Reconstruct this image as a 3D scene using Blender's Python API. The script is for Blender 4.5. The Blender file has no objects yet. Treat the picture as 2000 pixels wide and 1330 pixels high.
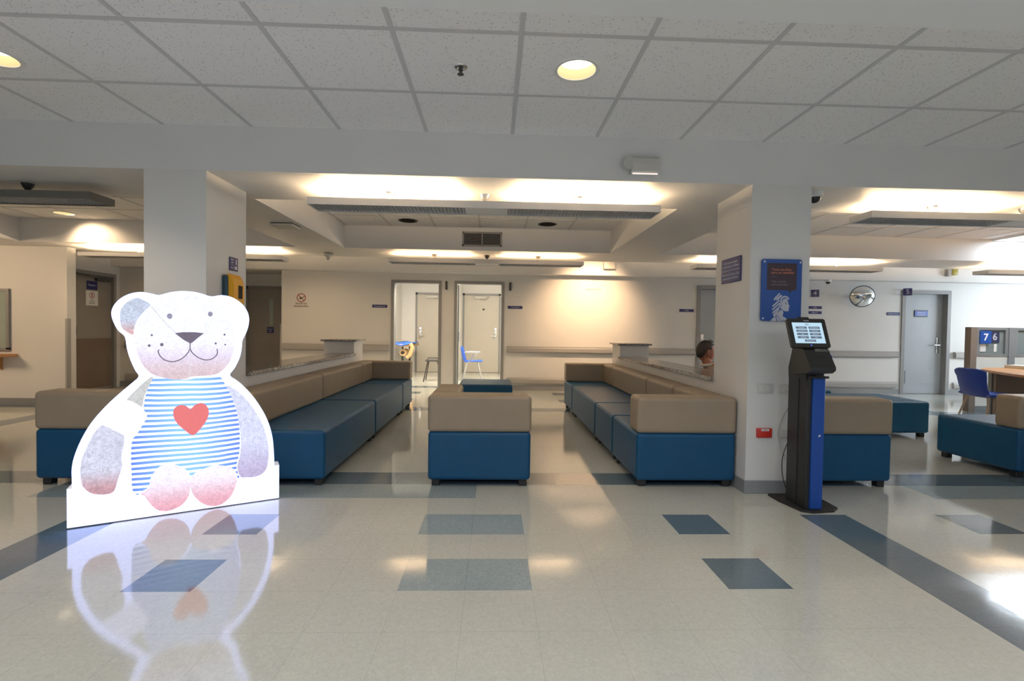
import bpy, bmesh, math, random
from math import sin, cos, pi, sqrt, atan2
from mathutils import Vector, Matrix
random.seed(7)
SC = bpy.context.scene
COL = SC.collection

# ------------------------------------------------------------ camera
F_PX, YAW, PITCH, ROLL, CAM_Z = 959.2, 0.0366515, -0.0222689, 0.0147284, 1.18624
def camera():
    cy, sy, cp, sp, cr, sr = cos(YAW), sin(YAW), cos(PITCH), sin(PITCH), cos(ROLL), sin(ROLL)
    fwd = Vector((sy*cp, cy*cp, sp)); right = Vector((cy, -sy, 0)); up = right.cross(fwd)
    r2 = right*cr + up*sr; u2 = up*cr - right*sr
    cd = bpy.data.cameras.new('camera'); cd.sensor_width = 36; cd.lens = F_PX/2000*36
    cd.clip_start = .05; cd.clip_end = 100
    co = bpy.data.objects.new('camera', cd); COL.objects.link(co)
    m = Matrix.Identity(4)
    for i in range(3): m[i][0] = r2[i]; m[i][1] = u2[i]; m[i][2] = -fwd[i]
    m[2][3] = CAM_Z; co.matrix_world = m
    SC.camera = co
camera()
# ------------------------------------------------------------ world, exposure, large lights
W = bpy.data.worlds.new('world'); SC.world = W; W.use_nodes = True
W.node_tree.nodes['Background'].inputs[0].default_value = (.80, .88, 1, 1)
W.node_tree.nodes['Background'].inputs[1].default_value = .15
SC.view_settings.view_transform = 'Standard'; SC.view_settings.look = 'None'
SC.view_settings.gamma = 1; SC.view_settings.use_curve_mapping = False
SC.view_settings.exposure = 0.42
SC.cycles.max_bounces = 10; SC.cycles.diffuse_bounces = 5; SC.cycles.glossy_bounces = 4
SC.cycles.sample_clamp_indirect = 6; SC.cycles.caustics_reflective = False; SC.cycles.caustics_refractive = False
def area(name, loc, aim, sx, sy, power, color):
    l = bpy.data.lights.new(name, 'AREA'); l.shape = 'RECTANGLE'; l.size = sx; l.size_y = sy
    l.energy = power; l.color = color
    o = bpy.data.objects.new(name, l); COL.objects.link(o); o.location = loc
    o.rotation_euler = (Vector(aim)-Vector(loc)).to_track_quat('-Z', 'Y').to_euler(); return o
def spot(name, loc, aim, power, color, deg, blend=.6, r=.05):
    l = bpy.data.lights.new(name, 'SPOT'); l.energy = power; l.color = color
    l.spot_size = math.radians(deg); l.spot_blend = blend; l.shadow_soft_size = r
    o = bpy.data.objects.new(name, l); COL.objects.link(o); o.location = loc
    o.rotation_euler = (Vector(aim)-Vector(loc)).to_track_quat('-Z', 'Y').to_euler(); return o
WARM = (1, .70, .42); CREAM = (1, .80, .58); COOL = (.80, .90, 1)
area('front_cool_fill', (0, -2.6, .7), (0, 2.6, 2.58), 8, 1.2, 17, (.76, .86, 1))  # unseen fill added behind the camera, aimed up at the near ceiling
area('front_overhead_fill', (0, -.9, 2.25), (0, -.9, 0), 9, 2.6, 116, (.88, .93, 1))  # added downward fill over the foreground floor, no known fixture
area('rooms_fill', (-.9, 10.3, 2.5), (-.9, 10.5, 0), 2.6, .9, 190, (1, .88, .70))  # invented source that brightens the rooms behind the open doorways
for k in range(4): spot('rear_fill_spot', (-5.6+k*2.3, 8.3, 2.56), (-5.6+k*2.3, 8.7, 0), 36, (1, .68, .38), 140, 1, .07)  # warm fill spots added behind the second beam to lift the back wall
area('side_cool_fill', (12.0, 7.5, 1.7), (6.5, 8.6, 1.2), 2.4, 1.6, 110, COOL)  # added cool fill from the right, no window modelled there
area('left_wall_fill', (-8.0, 5.0, 2.2), (-6.6, 7.2, 1.0), 1.0, .8, 45, WARM)  # added warm fill that brightens the far left wall, no fixture

# ------------------------------------------------------------ mesh helpers
class MB:
    def __init__(s): s.v = []; s.f = []; s.m = []; s.sm = []
    def add(s, vs, fs, mi=0, smooth=False):
        n = len(s.v); s.v += [tuple(v) for v in vs]
        for f in fs: s.f.append([i+n for i in f]); s.m.append(mi); s.sm.append(smooth)
        return s
    def box(s, x0, x1, y0, y1, z0, z1, bev=0, seg=3, mi=0, mat=None):
        bm = bmesh.new(); bmesh.ops.create_cube(bm, size=1)
        for v in bm.verts: v.co = Vector(((x0+x1)/2+v.co.x*(x1-x0), (y0+y1)/2+v.co.y*(y1-y0), (z0+z1)/2+v.co.z*(z1-z0)))
        if bev: bmesh.ops.bevel(bm, geom=bm.edges[:], offset=bev, segments=seg, profile=.5, affect='EDGES')
        if mat:
            for v in bm.verts: v.co = mat @ v.co
        bm.verts.index_update()
        s.add([v.co.copy() for v in bm.verts], [[v.index for v in f.verts] for f in bm.faces], mi, bev > 0)
        bm.free(); return s
    def tube(s, pts, r, n=8, mi=0, caps=True):
        pts = [Vector(p) for p in pts]; rs = r if isinstance(r, (list, tuple)) else [r]*len(pts)
        ring = []; vs = []
        prev = None
        for i, p in enumerate(pts):
            d = (pts[min(i+1, len(pts)-1)]-pts[max(i-1, 0)]).normalized()
            if prev is None:
                a = Vector((0, 0, 1)) if abs(d.z) < .9 else Vector((1, 0, 0)); u = d.cross(a).normalized()
            else: u = (prev-d*prev.dot(d)).normalized()
            prev = u; w = d.cross(u)
            vs += [p+(u*cos(2*pi*k/n)+w*sin(2*pi*k/n))*rs[i] for k in range(n)]
        fs = [[i*n+k, i*n+(k+1) % n, (i+1)*n+(k+1) % n, (i+1)*n+k] for i in range(len(pts)-1) for k in range(n)]
        s.add(vs, fs, mi, True)
        if caps: s.add(vs[:n], [list(range(n))[::-1]], mi); s.add(vs[-n:], [list(range(n))], mi)
        return s
    def lathe(s, prof, c, n=24, mi=0, mat=None):
        vs = []
        for r, z in prof: vs += [Vector((r*cos(2*pi*k/n), r*sin(2*pi*k/n), z)) for k in range(n)]
        M = mat or Matrix.Identity(4); vs = [(M @ v)+Vector(c) for v in vs]
        fs = [[i*n+k, i*n+(k+1) % n, (i+1)*n+(k+1) % n, (i+1)*n+k] for i in range(len(prof)-1) for k in range(n)]
        return s.add(vs, fs, mi, True)
    def prism(s, poly, fn, t0, t1, mi=0):
        """poly of 2D points, fn(a, b, t) -> 3D, extruded from t0 to t1"""
        n = len(poly); vs = [fn(a, b, t0) for a, b in poly]+[fn(a, b, t1) for a, b in poly]
        return s.add(vs, [list(range(n))[::-1], [i+n for i in range(n)]]+[[i, (i+1) % n, (i+1) % n+n, i+n] for i in range(n)], mi)
    def build(s, name, mats, parent=None, **props):
        me = bpy.data.meshes.new(name); me.from_pydata(s.v, [], s.f)
        for m in (mats if isinstance(mats, (list, tuple)) else [mats]): me.materials.append(m)
        me.polygons.foreach_set('material_index', s.m); me.polygons.foreach_set('use_smooth', s.sm)
        bm = bmesh.new(); bm.from_mesh(me)
        bmesh.ops.recalc_face_normals(bm, faces=bm.faces[:])
        for e in bm.edges:
            if len(e.link_faces) == 2 and e.calc_face_angle(0) > .7: e.smooth = False
        bm.to_mesh(me); bm.free()
        o = bpy.data.objects.new(name, me); COL.objects.link(o)
        if parent:
            o.parent = parent
            o.matrix_parent_inverse = Matrix.Translation(parent.location).inverted() if parent.type == 'EMPTY' or parent.location.length else Matrix.Identity(4)
        for k, v in props.items(): o[k] = v
        if any(s.sm) and len(s.f) > 20 and name in SOFT:
            w = o.modifiers.new('normals', 'WEIGHTED_NORMAL'); w.keep_sharp = True
        return o
SOFT = {'seat_block', 'backrest', 'armrest', 'bench'}
def thing(name, label, cat, loc=(0, 0, 0), group=None):
    o = bpy.data.objects.new(name, None); COL.objects.link(o); o.location = loc; o.empty_display_size = .1
    o['label'] = label; o['category'] = cat
    if group: o['group'] = group
    return o
def tag(o, label, cat, group=None):
    o['label'] = label; o['category'] = cat
    if group: o['group'] = group
    return o
def struct(o): o['kind'] = 'structure'; return o
def catmull(p, k=4, closed=True):
    out = []; n = len(p)
    rng = range(n) if closed else range(n-1)
    for i in rng:
        g = (lambda j: p[j % n]) if closed else (lambda j: p[max(0, min(n-1, j))])
        a, b, c, d = g(i-1), g(i), g(i+1), g(i+2)
        for t in range(k):
            t /= k
            out.append(tuple(.5*((2*b[q])+(-a[q]+c[q])*t+(2*a[q]-5*b[q]+4*c[q]-d[q])*t*t+(-a[q]+3*b[q]-3*c[q]+d[q])*t**3) for q in range(len(b))))
    if not closed: out.append(tuple(p[-1]))
    return out
def smoothstep(a, b, x): t = max(0, min(1, (x-a)/(b-a))); return t*t*(3-2*t)

# ------------------------------------------------------------ materials
def mat(name, color, rough=.5, metal=0, emit=None, es=1, spec=.5, noise=0, nscale=60, bump=0, bscale=200, alpha=None, trans=0):
    m = bpy.data.materials.new(name); m.use_nodes = True; nt = m.node_tree; b = nt.nodes['Principled BSDF']
    c = (*color, 1); b.inputs['Base Color'].default_value = c; b.inputs['Roughness'].default_value = rough
    b.inputs['Metallic'].default_value = metal; b.inputs['Specular IOR Level'].default_value = spec
    if trans: b.inputs['Transmission Weight'].default_value = trans
    if emit: b.inputs['Emission Color'].default_value = (*emit, 1); b.inputs['Emission Strength'].default_value = es
    if noise or bump:
        tc = nt.nodes.new('ShaderNodeTexCoord')
    if noise:
        n = nt.nodes.new('ShaderNodeTexNoise'); n.inputs['Scale'].default_value = nscale; n.inputs['Detail'].default_value = 4
        nt.links.new(tc.outputs['Object'], n.inputs['Vector'])
        r = nt.nodes.new('ShaderNodeMapRange'); r.inputs['From Min'].default_value = .3; r.inputs['From Max'].default_value = .7
        r.inputs['To Min'].default_value = 1-noise; r.inputs['To Max'].default_value = 1+noise
        nt.links.new(n.outputs[0], r.inputs[0])
        x = nt.nodes.new('ShaderNodeMix'); x.data_type = 'RGBA'; x.blend_type = 'MULTIPLY'; x.inputs[0].default_value = 1
        x.inputs[6].default_value = c; nt.links.new(r.outputs[0], x.inputs[7]); nt.links.new(x.outputs[2], b.inputs['Base Color'])
        if emit: nt.links.new(x.outputs[2], b.inputs['Emission Color'])
    if bump:
        n = nt.nodes.new('ShaderNodeTexNoise'); n.inputs['Scale'].default_value = bscale; n.inputs['Detail'].default_value = 3
        nt.links.new(tc.outputs['Object'], n.inputs['Vector'])
        bp = nt.nodes.new('ShaderNodeBump'); bp.inputs['Strength'].default_value = bump; bp.inputs['Distance'].default_value = .002
        nt.links.new(n.outputs[0], bp.inputs['Height']); nt.links.new(bp.outputs[0], b.inputs['Normal'])
    return m
M = {}
M['wall'] = mat('painted_wall', (.70, .69, .67), .45, noise=.015, nscale=3, bump=.05, bscale=40)
M['soffit'] = mat('painted_soffit', (.72, .715, .71), .5, noise=.015, nscale=3)
M['base'] = mat('grey_base', (.25, .26, .27), .5)
M['frame'] = mat('grey_frame', (.25, .25, .25), .4)
M['door'] = mat('grey_door', (.36, .39, .42), .38, noise=.02, nscale=4)
M['doorbeige'] = mat('beige_door', (.50, .46, .40), .4, noise=.02, nscale=4)
M['doorbrown'] = mat('taupe_door', (.26, .24, .22), .4, noise=.03, nscale=4)
M['kick'] = mat('brown_kick_plate', (.17, .13, .10), .22, noise=.08, nscale=3)
M['rail'] = mat('grey_rail', (.36, .35, .34), .45)
M['blue'] = mat('blue_vinyl', (.0032, .068, .165), .42, spec=.35, noise=.05, nscale=10, bump=.12, bscale=500)
M['tan'] = mat('tan_vinyl', (.30, .238, .172), .42, spec=.4, noise=.03, nscale=8, bump=.12, bscale=500)
M['black'] = mat('black_plastic', (.012, .012, .012), .35)
M['blackm'] = mat('matt_black', (.02, .019, .018), .55)
M['darkgrey'] = mat('dark_grey', (.06, .06, .06), .5)
M['kblue'] = mat('kiosk_blue', (.008, .065, .33), .35)
M['kiosk'] = mat('kiosk_black', (.022, .021, .02), .4, noise=.05)
M['white'] = mat('white_plastic', (.75, .75, .74), .35)
M['offwhite'] = mat('off_white_plastic', (.58, .57, .53), .4)
M['silver'] = mat('silver', (.7, .7, .7), .25, metal=1)
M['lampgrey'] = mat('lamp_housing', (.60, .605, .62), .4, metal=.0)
M['lampdark'] = mat('lamp_housing_darkened', (.16, .15, .13), .45)  # darker, browner copy of the housing colour, for the unlit lamp
M['louver'] = mat('lamp_louver', (.50, .50, .49), .3, metal=.3)
M['dark'] = mat('dark_recess', (.02, .016, .012), .8)
M['navy'] = mat('navy_sign', (.012, .018, .13), .35)
M['sblue'] = mat('blue_sign', (.02, .085, .34), .3)
M['bluemid'] = mat('door_sign_blue', (.05, .11, .46), .35)
M['panelbrown'] = mat('speech_panel', (.055, .03, .042), .4)
M['orange'] = mat('orange_text', (.55, .19, .10), .5)
M['pale'] = mat('pale_print', (.55, .55, .63), .5)
M['textw'] = mat('white_print', (.66, .67, .76), .5)
M['textg'] = mat('grey_print', (.26, .22, .24), .5)
M['red'] = mat('red_plastic', (.55, .03, .02), .35)
M['redprint'] = mat('red_print', (.35, .06, .04), .5)
M['brownprint'] = mat('brown_print', (.10, .045, .03), .5)
M['yellow'] = mat('yellow_plastic', (.75, .36, .005), .3)
M['teal'] = mat('dark_teal_plastic', (.01, .05, .08), .4)
M['wood'] = mat('orange_wood', (.55, .27, .10), .35, noise=.12, nscale=14)
M['chairblue'] = mat('blue_chair_shell', (.015, .045, .30), .35)
M['cushion'] = mat('blue_cushion', (.04, .13, .60), .6)
M['skin'] = mat('skin', (.42, .17, .10), .5, noise=.06, nscale=30)
M['hair'] = mat('dark_hair', (.018, .012, .009), .6, noise=.3, nscale=150, bump=.6, bscale=300)
M['shirt'] = mat('beige_shirt', (.50, .36, .26), .8, bump=.2, bscale=300)
M['collar'] = mat('pale_collar', (.70, .62, .50), .8)
M['trousers'] = mat('dark_trousers', (.03, .035, .05), .8)
M['mirror'] = mat('convex_mirror_glass', (.86, .88, .9), .02, metal=1)
M['paper'] = mat('white_paper', (.72, .72, .70), .6)
M['linen'] = mat('bed_linen', (.04, .15, .62), .6, bump=.5, bscale=20)
M['roll'] = mat('tan_upholstery', (.55, .36, .18), .6)
M['pglass'] = mat('door_glass', (.34, .40, .36), .12)
M['cglass'] = mat('cubicle_glass', (.20, .24, .24), .08)
M['cubgrey'] = mat('cubicle_frame', (.25, .27, .28), .35, metal=.3)
M['cubwhite'] = mat('cubicle_panel', (.66, .66, .62), .4)
M['cubtaupe'] = mat('cubicle_post', (.20, .16, .13), .45)
M['screen'] = mat('kiosk_screen', (.1, .1, .1), .2, emit=(.45, .66, .80), es=.80)
M['btn'] = mat('screen_button', (.05, .05, .05), .3, emit=(.07, .10, .15), es=1)
M['btnt'] = mat('screen_lettering', (.1, .1, .1), .3, emit=(.36, .42, .48), es=1)
M['tubel'] = mat('lamp_tube', (.9, .9, .9), .4, emit=(1, .71, .42), es=78)
M['tubec'] = mat('lamp_tube_dim', (.9, .9, .9), .4, emit=(1, .66, .36), es=28)
M['bulb'] = mat('downlight_bulb', (.9, .9, .9), .4, emit=(1, .90, .70), es=2.6)
M['reflector'] = mat('downlight_reflector', (.62, .50, .30), .35, metal=0, emit=(1, .72, .34), es=.12)
M['troffer'] = mat('skylight_panel', (.9, .9, .9), .4, emit=(.82, .91, 1), es=12)

def granite():
    m = bpy.data.materials.new('speckled_granite'); m.use_nodes = True; nt = m.node_tree; b = nt.nodes['Principled BSDF']
    tc = nt.nodes.new('ShaderNodeTexCoord'); v = nt.nodes.new('ShaderNodeTexVoronoi'); v.inputs['Scale'].default_value = 110
    r = nt.nodes.new('ShaderNodeValToRGB'); e = r.color_ramp.elements
    e[0].position = .15; e[0].color = (.05, .045, .04, 1); e[1].position = .8; e[1].color = (.42, .38, .33, 1)
    nt.links.new(tc.outputs['Object'], v.inputs['Vector']); nt.links.new(v.outputs['Color'], r.inputs[0])
    nt.links.new(r.outputs[0], b.inputs['Base Color']); b.inputs['Roughness'].default_value = .15
    return m
M['granite'] = granite()

S = .3048; GX, GY = -0.11574, 3.12288
def vct(name, color, amp, dark, grout=.55):
    """vinyl tile: directional flecks, thin joints on the 12 inch grid, waxed"""
    m = bpy.data.materials.new(name); m.use_nodes = True; nt = m.node_tree; b = nt.nodes['Principled BSDF']; N = nt.nodes; L = nt.links
    tc = N.new('ShaderNodeTexCoord'); mp = N.new('ShaderNodeMapping'); mp.inputs['Scale'].default_value = (1, 1, 1)
    L.new(tc.outputs['Object'], mp.inputs['Vector'])
    n = N.new('ShaderNodeTexNoise'); n.inputs['Scale'].default_value = 55; n.inputs['Detail'].default_value = 5; n.inputs['Roughness'].default_value = .65; n.inputs['Distortion'].default_value = 1.2
    L.new(mp.outputs[0], n.inputs['Vector'])
    r = N.new('ShaderNodeValToRGB'); e = r.color_ramp.elements
    e[0].position = .30; e[0].color = (*[c*(1-amp) for c in color], 1); e[1].position = .66; e[1].color = (*[min(1, c*(1+amp)) for c in color], 1)
    L.new(n.outputs[0], r.inputs[0])
    v = N.new('ShaderNodeTexNoise'); v.inputs['Scale'].default_value = 130; v.inputs['Detail'].default_value = 1; L.new(mp.outputs[0], v.inputs['Vector'])
    lt = N.new('ShaderNodeMath'); lt.operation = 'LESS_THAN'; lt.inputs[1].default_value = .27; L.new(v.outputs[0], lt.inputs[0])
    fm = N.new('ShaderNodeMath'); fm.operation = 'MULTIPLY'; fm.inputs[1].default_value = dark; L.new(lt.outputs[0], fm.inputs[0])
    x1 = N.new('ShaderNodeMix'); x1.data_type = 'RGBA'; x1.inputs[7].default_value = (*[c*.35 for c in color], 1)
    L.new(fm.outputs[0], x1.inputs[0]); L.new(r.outputs[0], x1.inputs[6])
    # large soft mottling
    big = N.new('ShaderNodeTexNoise'); big.inputs['Scale'].default_value = 1.3; big.inputs['Detail'].default_value = 3; L.new(mp.outputs[0], big.inputs['Vector'])
    br = N.new('ShaderNodeMapRange'); br.inputs['From Min'].default_value = .3; br.inputs['From Max'].default_value = .7; br.inputs['To Min'].default_value = .95; br.inputs['To Max'].default_value = 1.04; L.new(big.outputs[0], br.inputs[0])
    x2 = N.new('ShaderNodeMix'); x2.data_type = 'RGBA'; x2.blend_type = 'MULTIPLY'; x2.inputs[0].default_value = 1
    L.new(x1.outputs[2], x2.inputs[6]); L.new(br.outputs[0], x2.inputs[7])
    sp = N.new('ShaderNodeSeparateXYZ'); L.new(tc.outputs['Object'], sp.inputs[0])
    ms = []
    for ax, off in ((0, GX), (1, GY)):
        a = N.new('ShaderNodeMath'); a.operation = 'SUBTRACT'; a.inputs[1].default_value = off-50*S; L.new(sp.outputs[ax], a.inputs[0])
        d = N.new('ShaderNodeMath'); d.operation = 'PINGPONG'; d.inputs[1].default_value = S/2; L.new(a.outputs[0], d.inputs[0])
        lt2 = N.new('ShaderNodeMath'); lt2.operation = 'LESS_THAN'; lt2.inputs[1].default_value = .0011; L.new(d.outputs[0], lt2.inputs[0]); ms.append(lt2)
    mx = N.new('ShaderNodeMath'); mx.operation = 'MAXIMUM'; L.new(ms[0].outputs[0], mx.inputs[0]); L.new(ms[1].outputs[0], mx.inputs[1])
    mg = N.new('ShaderNodeMath'); mg.operation = 'MULTIPLY'; mg.inputs[1].default_value = grout; L.new(mx.outputs[0], mg.inputs[0])
    x3 = N.new('ShaderNodeMix'); x3.data_type = 'RGBA'; x3.inputs[7].default_value = (*[c*.35 for c in color], 1)
    L.new(mg.outputs[0], x3.inputs[0]); L.new(x2.outputs[2], x3.inputs[6]); L.new(x3.outputs[2], b.inputs['Base Color'])
    b.inputs['Roughness'].default_value = .08; b.inputs['Specular IOR Level'].default_value = 1.0
    wv = N.new('ShaderNodeTexNoise'); wv.inputs['Scale'].default_value = 7; wv.inputs['Detail'].default_value = 2; L.new(mp.outputs[0], wv.inputs['Vector'])
    bp = N.new('ShaderNodeBump'); bp.inputs['Strength'].default_value = .10; bp.inputs['Distance'].default_value = .004
    L.new(wv.outputs[0], bp.inputs['Height']); L.new(bp.outputs[0], b.inputs['Normal'])
    return m
M['vct'] = vct('cream_vinyl_tile', (.575, .58, .525), .09, .3, .3)
M['vctblue'] = vct('pale_blue_vinyl_tile', (.33, .40, .42), .13, .7)
M['vctdark'] = vct('slate_blue_vinyl_tile', (.115, .165, .205), .12, .5)

def acoustic():
    m = bpy.data.materials.new('acoustic_tile'); m.use_nodes = True; nt = m.node_tree; b = nt.nodes['Principled BSDF']; N = nt.nodes; L = nt.links
    tc = N.new('ShaderNodeTexCoord')
    v = N.new('ShaderNodeTexVoronoi'); v.inputs['Scale'].default_value = 70; L.new(tc.outputs['Object'], v.inputs['Vector'])
    lt = N.new('ShaderNodeMath'); lt.operation = 'LESS_THAN'; lt.inputs[1].default_value = .24; L.new(v.outputs['Distance'], lt.inputs[0])
    n = N.new('ShaderNodeTexNoise'); n.inputs['Scale'].default_value = 45; L.new(tc.outputs['Object'], n.inputs['Vector'])
    g = N.new('ShaderNodeMath'); g.operation = 'GREATER_THAN'; g.inputs[1].default_value = .5; L.new(n.outputs[0], g.inputs[0])
    mu = N.new('ShaderNodeMath'); mu.operation = 'MULTIPLY'; L.new(lt.outputs[0], mu.inputs[0]); L.new(g.outputs[0], mu.inputs[1])
    mu2 = N.new('ShaderNodeMath'); mu2.operation = 'MULTIPLY'; mu2.inputs[1].default_value = .5; L.new(mu.outputs[0], mu2.inputs[0])
    x = N.new('ShaderNodeMix'); x.data_type = 'RGBA'; x.inputs[6].default_value = (.86, .85, .85, 1); x.inputs[7].default_value = (.16, .15, .15, 1)
    L.new(mu2.outputs[0], x.inputs[0]); L.new(x.outputs[2], b.inputs['Base Color']); b.inputs['Roughness'].default_value = .9
    return m
M['acoustic'] = acoustic()
M['tbar'] = mat('ceiling_grid_bar', (.60, .595, .60), .5)

def text(body, size, loc, rot, m, parent, name='lettering', align='CENTER', ext=.0006, sx=1, bold=0):
    cu = bpy.data.curves.new(name, 'FONT'); cu.body = body; cu.size = size; cu.extrude = ext; cu.align_x = align; cu.align_y = 'CENTER'
    cu.offset = bold; cu.resolution_u = 3
    t = bpy.data.objects.new(name+'_curve', cu); COL.objects.link(t)
    me = bpy.data.meshes.new_from_object(t.evaluated_get(bpy.context.evaluated_depsgraph_get()))
    bpy.data.objects.remove(t); bpy.data.curves.remove(cu)
    R = rot if isinstance(rot, Matrix) else Matrix.Identity(4)
    me.transform(Matrix.Translation(loc) @ R @ Matrix.Diagonal((sx, 1, 1, 1)))
    me.materials.clear(); me.materials.append(m); me.name = name
    o = bpy.data.objects.new(name, me); COL.objects.link(o)
    o.parent = parent; o.matrix_parent_inverse = Matrix.Translation(parent.location).inverted()
    return o
RY = Matrix.Rotation(pi/2, 4, 'X')                     # text readable from -Y side
RXL = Matrix.Rotation(-pi/2, 4, 'Z') @ Matrix.Rotation(pi/2, 4, 'X')   # readable from -X side
RXR = Matrix.Rotation(pi/2, 4, 'Z') @ Matrix.Rotation(pi/2, 4, 'X')    # readable from +X side

# ------------------------------------------------------------ floor
def floor():
    b = MB()
    def colour(i, j):            # tile from x = GX+i*S.., y from GY-j*S (far edge) to GY-(j+1)*S
        if i in (7, -8) and j >= 0: return 2
        if j == -3: return 2
        if j == -2 and (i < 0 or i >= 11) and i >= -10: return 1
        if j in (0, 2):
            if i in (-1, 0): return 1
            if i in (4, -5, 10, -11, 13, -14): return 2
        if j == -14: return 2
        if i in (-19, 22) and j < -6: return 2
        if j in (-17, -20) and i in (-5, 4): return 2
        if j == -23: return 2
        return 0
    for j in range(-37, 22):
        i = -34
        while i < 43:
            c = colour(i, j); k = i
            while k+1 < 43 and colour(k+1, j) == c: k += 1
            x0, x1 = GX+i*S, GX+(k+1)*S; y1, y0 = GY-j*S, GY-(j+1)*S
            b.add([(x0, y0, 0), (x1, y0, 0), (x1, y1, 0), (x0, y1, 0)], [[0, 1, 2, 3]], c); i = k+1
    # merge into a slab with thickness
    x0, x1, y0, y1 = GX-34*S, GX+43*S, GY-22*S, GY+37*S
    b.add([(x0, y0, -.1), (x1, y0, -.1), (x1, y1, -.1), (x0, y1, -.1), (x0, y0, 0), (x1, y0, 0), (x1, y1, 0), (x0, y1, 0)],
          [[3, 2, 1, 0], [0, 1, 5, 4], [1, 2, 6, 5], [2, 3, 7, 6], [3, 0, 4, 7]], 0)
    o = b.build('floor', [M['vct'], M['vctblue'], M['vctdark']]); struct(o)
floor()

# ------------------------------------------------------------ ceilings
ZC, ZB = 2.584, 2.27
X0, X1 = -10.4, 13.0
def tile_ceiling(name, x0, x1, y0, y1, gx, gy, holes, gridname):
    """lay-in tiles split on a grid, round holes for downlights, T-bars below"""
    G = .6096; b = MB()
    def cuts(a, c, g):
        k = math.ceil((a-g)/G+1e-6); out = [a]
        while g+k*G < c-1e-6: out.append(g+k*G); k += 1
        return out+[c]
    xs, ys = cuts(x0, x1, gx), cuts(y0, y1, gy)
    for a, c in zip(xs, xs[1:]):
        for d, e in zip(ys, ys[1:]):
            hs = [h for h in holes if a < h[0] < c and d < h[1] < e]
            if not hs:
                b.add([(a, d, ZC), (c, d, ZC), (c, e, ZC), (a, e, ZC)], [[3, 2, 1, 0]]); continue
            hx, hy, r = hs[0]; n = 32; ring = []; sq = []
            for k in range(n):
                t = 2*pi*k/n+pi/4; ring.append((hx+r*cos(t), hy+r*sin(t), ZC))
                dx, dy = cos(t), sin(t); s_ = max(abs(dx), abs(dy)); ux, uy = dx/s_, dy/s_
                sq.append((hx+(c-hx)*ux if ux > 0 else hx+(hx-a)*ux, hy+(e-hy)*uy if uy > 0 else hy+(hy-d)*uy, ZC))
            b.add(ring+sq, [[k, n+k, n+(k+1) % n, (k+1) % n] for k in range(n)])
    struct(b.build(name, M['acoustic']))
    g = MB(); w = .012
    for x in xs[1:-1]: g.box(x-w, x+w, y0, y1, ZC-.004, ZC+.002)
    for y in ys[1:-1]: g.box(x0, x1, y-w, y+w, ZC-.0045, ZC+.002)
    struct(g.build(gridname, M['tbar']))
DL = []   # downlights: (x, y, lit, label)
DL.append((.423, 2.656, 1, 'lit round downlight in the tiled ceiling above the middle of the floor'))
DL.append((-2.66, 2.72, 1, 'lit round downlight in the tiled ceiling cut by the left picture edge'))
DL.append((-1.14, 6.47, 0, 'dark unlit round downlight, left one in the middle coffer'))
DL.append((.685, 6.50, 0, 'dark unlit round downlight, right one in the middle coffer'))
DL.append((-5.50, 6.50, 1, 'lit round downlight in the left coffer behind the dark hanging lamp'))
DL.append((1.90, 8.30, 1, 'lit downlight washing the bare stretch of back wall'))
HO = [(x, y, .108) for x, y, *_ in DL]
tile_ceiling('ceiling', X0, X1, 1.70, 3.541, .1098, 2.3435, HO, 'trim_1')
tile_ceiling('ceiling.001', -2.06, 1.60, 4.30, 6.82, .40, 6.21, HO, 'trim_2')
tile_ceiling('ceiling.002', -6.35, -2.72, 4.30, 6.82, -2.95, 6.21, HO, 'trim_3')
tile_ceiling('ceiling.003', 2.31, 7.0, 4.30, 6.82, 2.62, 6.21, HO, 'trim_4')
def up_ceiling():
    b = MB()     # plain ceiling behind the second beam, with the one downlight hole
    hx, hy, r = 1.90, 8.30, .108; n = 32
    a, c, d, e = hx-.3, hx+.3, hy-.3, hy+.3
    for (p, q, s_, t) in ((X0, a, 7.4, 9.7), (c, X1, 7.4, 9.7), (a, c, 7.4, d), (a, c, e, 9.7)): b.add([(p, s_, ZC), (q, s_, ZC), (q, t, ZC), (p, t, ZC)], [[3, 2, 1, 0]])
    ring = []; sq = []
    for k in range(n):
        t = 2*pi*k/n+pi/4; ring.append((hx+r*cos(t), hy+r*sin(t), ZC)); s_ = max(abs(cos(t)), abs(sin(t)))
        sq.append((hx+.3*cos(t)/s_, hy+.3*sin(t)/s_, ZC))
    b.add(ring+sq, [[k, n+k, n+(k+1) % n, (k+1) % n] for k in range(n)])
    struct(b.build('ceiling.004', M['soffit']))
up_ceiling()
def soffits():
    T = ZC+.12
    b = MB(); b.box(X0, X1, -4, 1.70, ZB, T); struct(b.build('soffit', M['soffit']))
    b = MB(); b.box(X0, X1, 3.541, 4.30, ZB, T); struct(b.build('beam', M['soffit']))
    b = MB(); b.box(X0, X1, 6.82, 7.65, ZB, T); struct(b.build('beam', M['soffit']))
    for x0, x1 in ((X0, -6.35), (-2.72, -2.06), (1.60, 2.31), (9.6, X1)):
        b = MB(); b.box(x0, x1, 4.30, 6.82, ZB, T); struct(b.build('beam', M['soffit']))
    b = MB(); b.box(X0, X1, 9.33, 9.55, 2.245, T); struct(b.build('soffit', M['soffit']))
soffits()
def lid():
    b = MB(); b.box(X0, X1, -4, 14, 2.86, 2.9); struct(b.build('roof_slab', M['soffit']))
lid()

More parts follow.
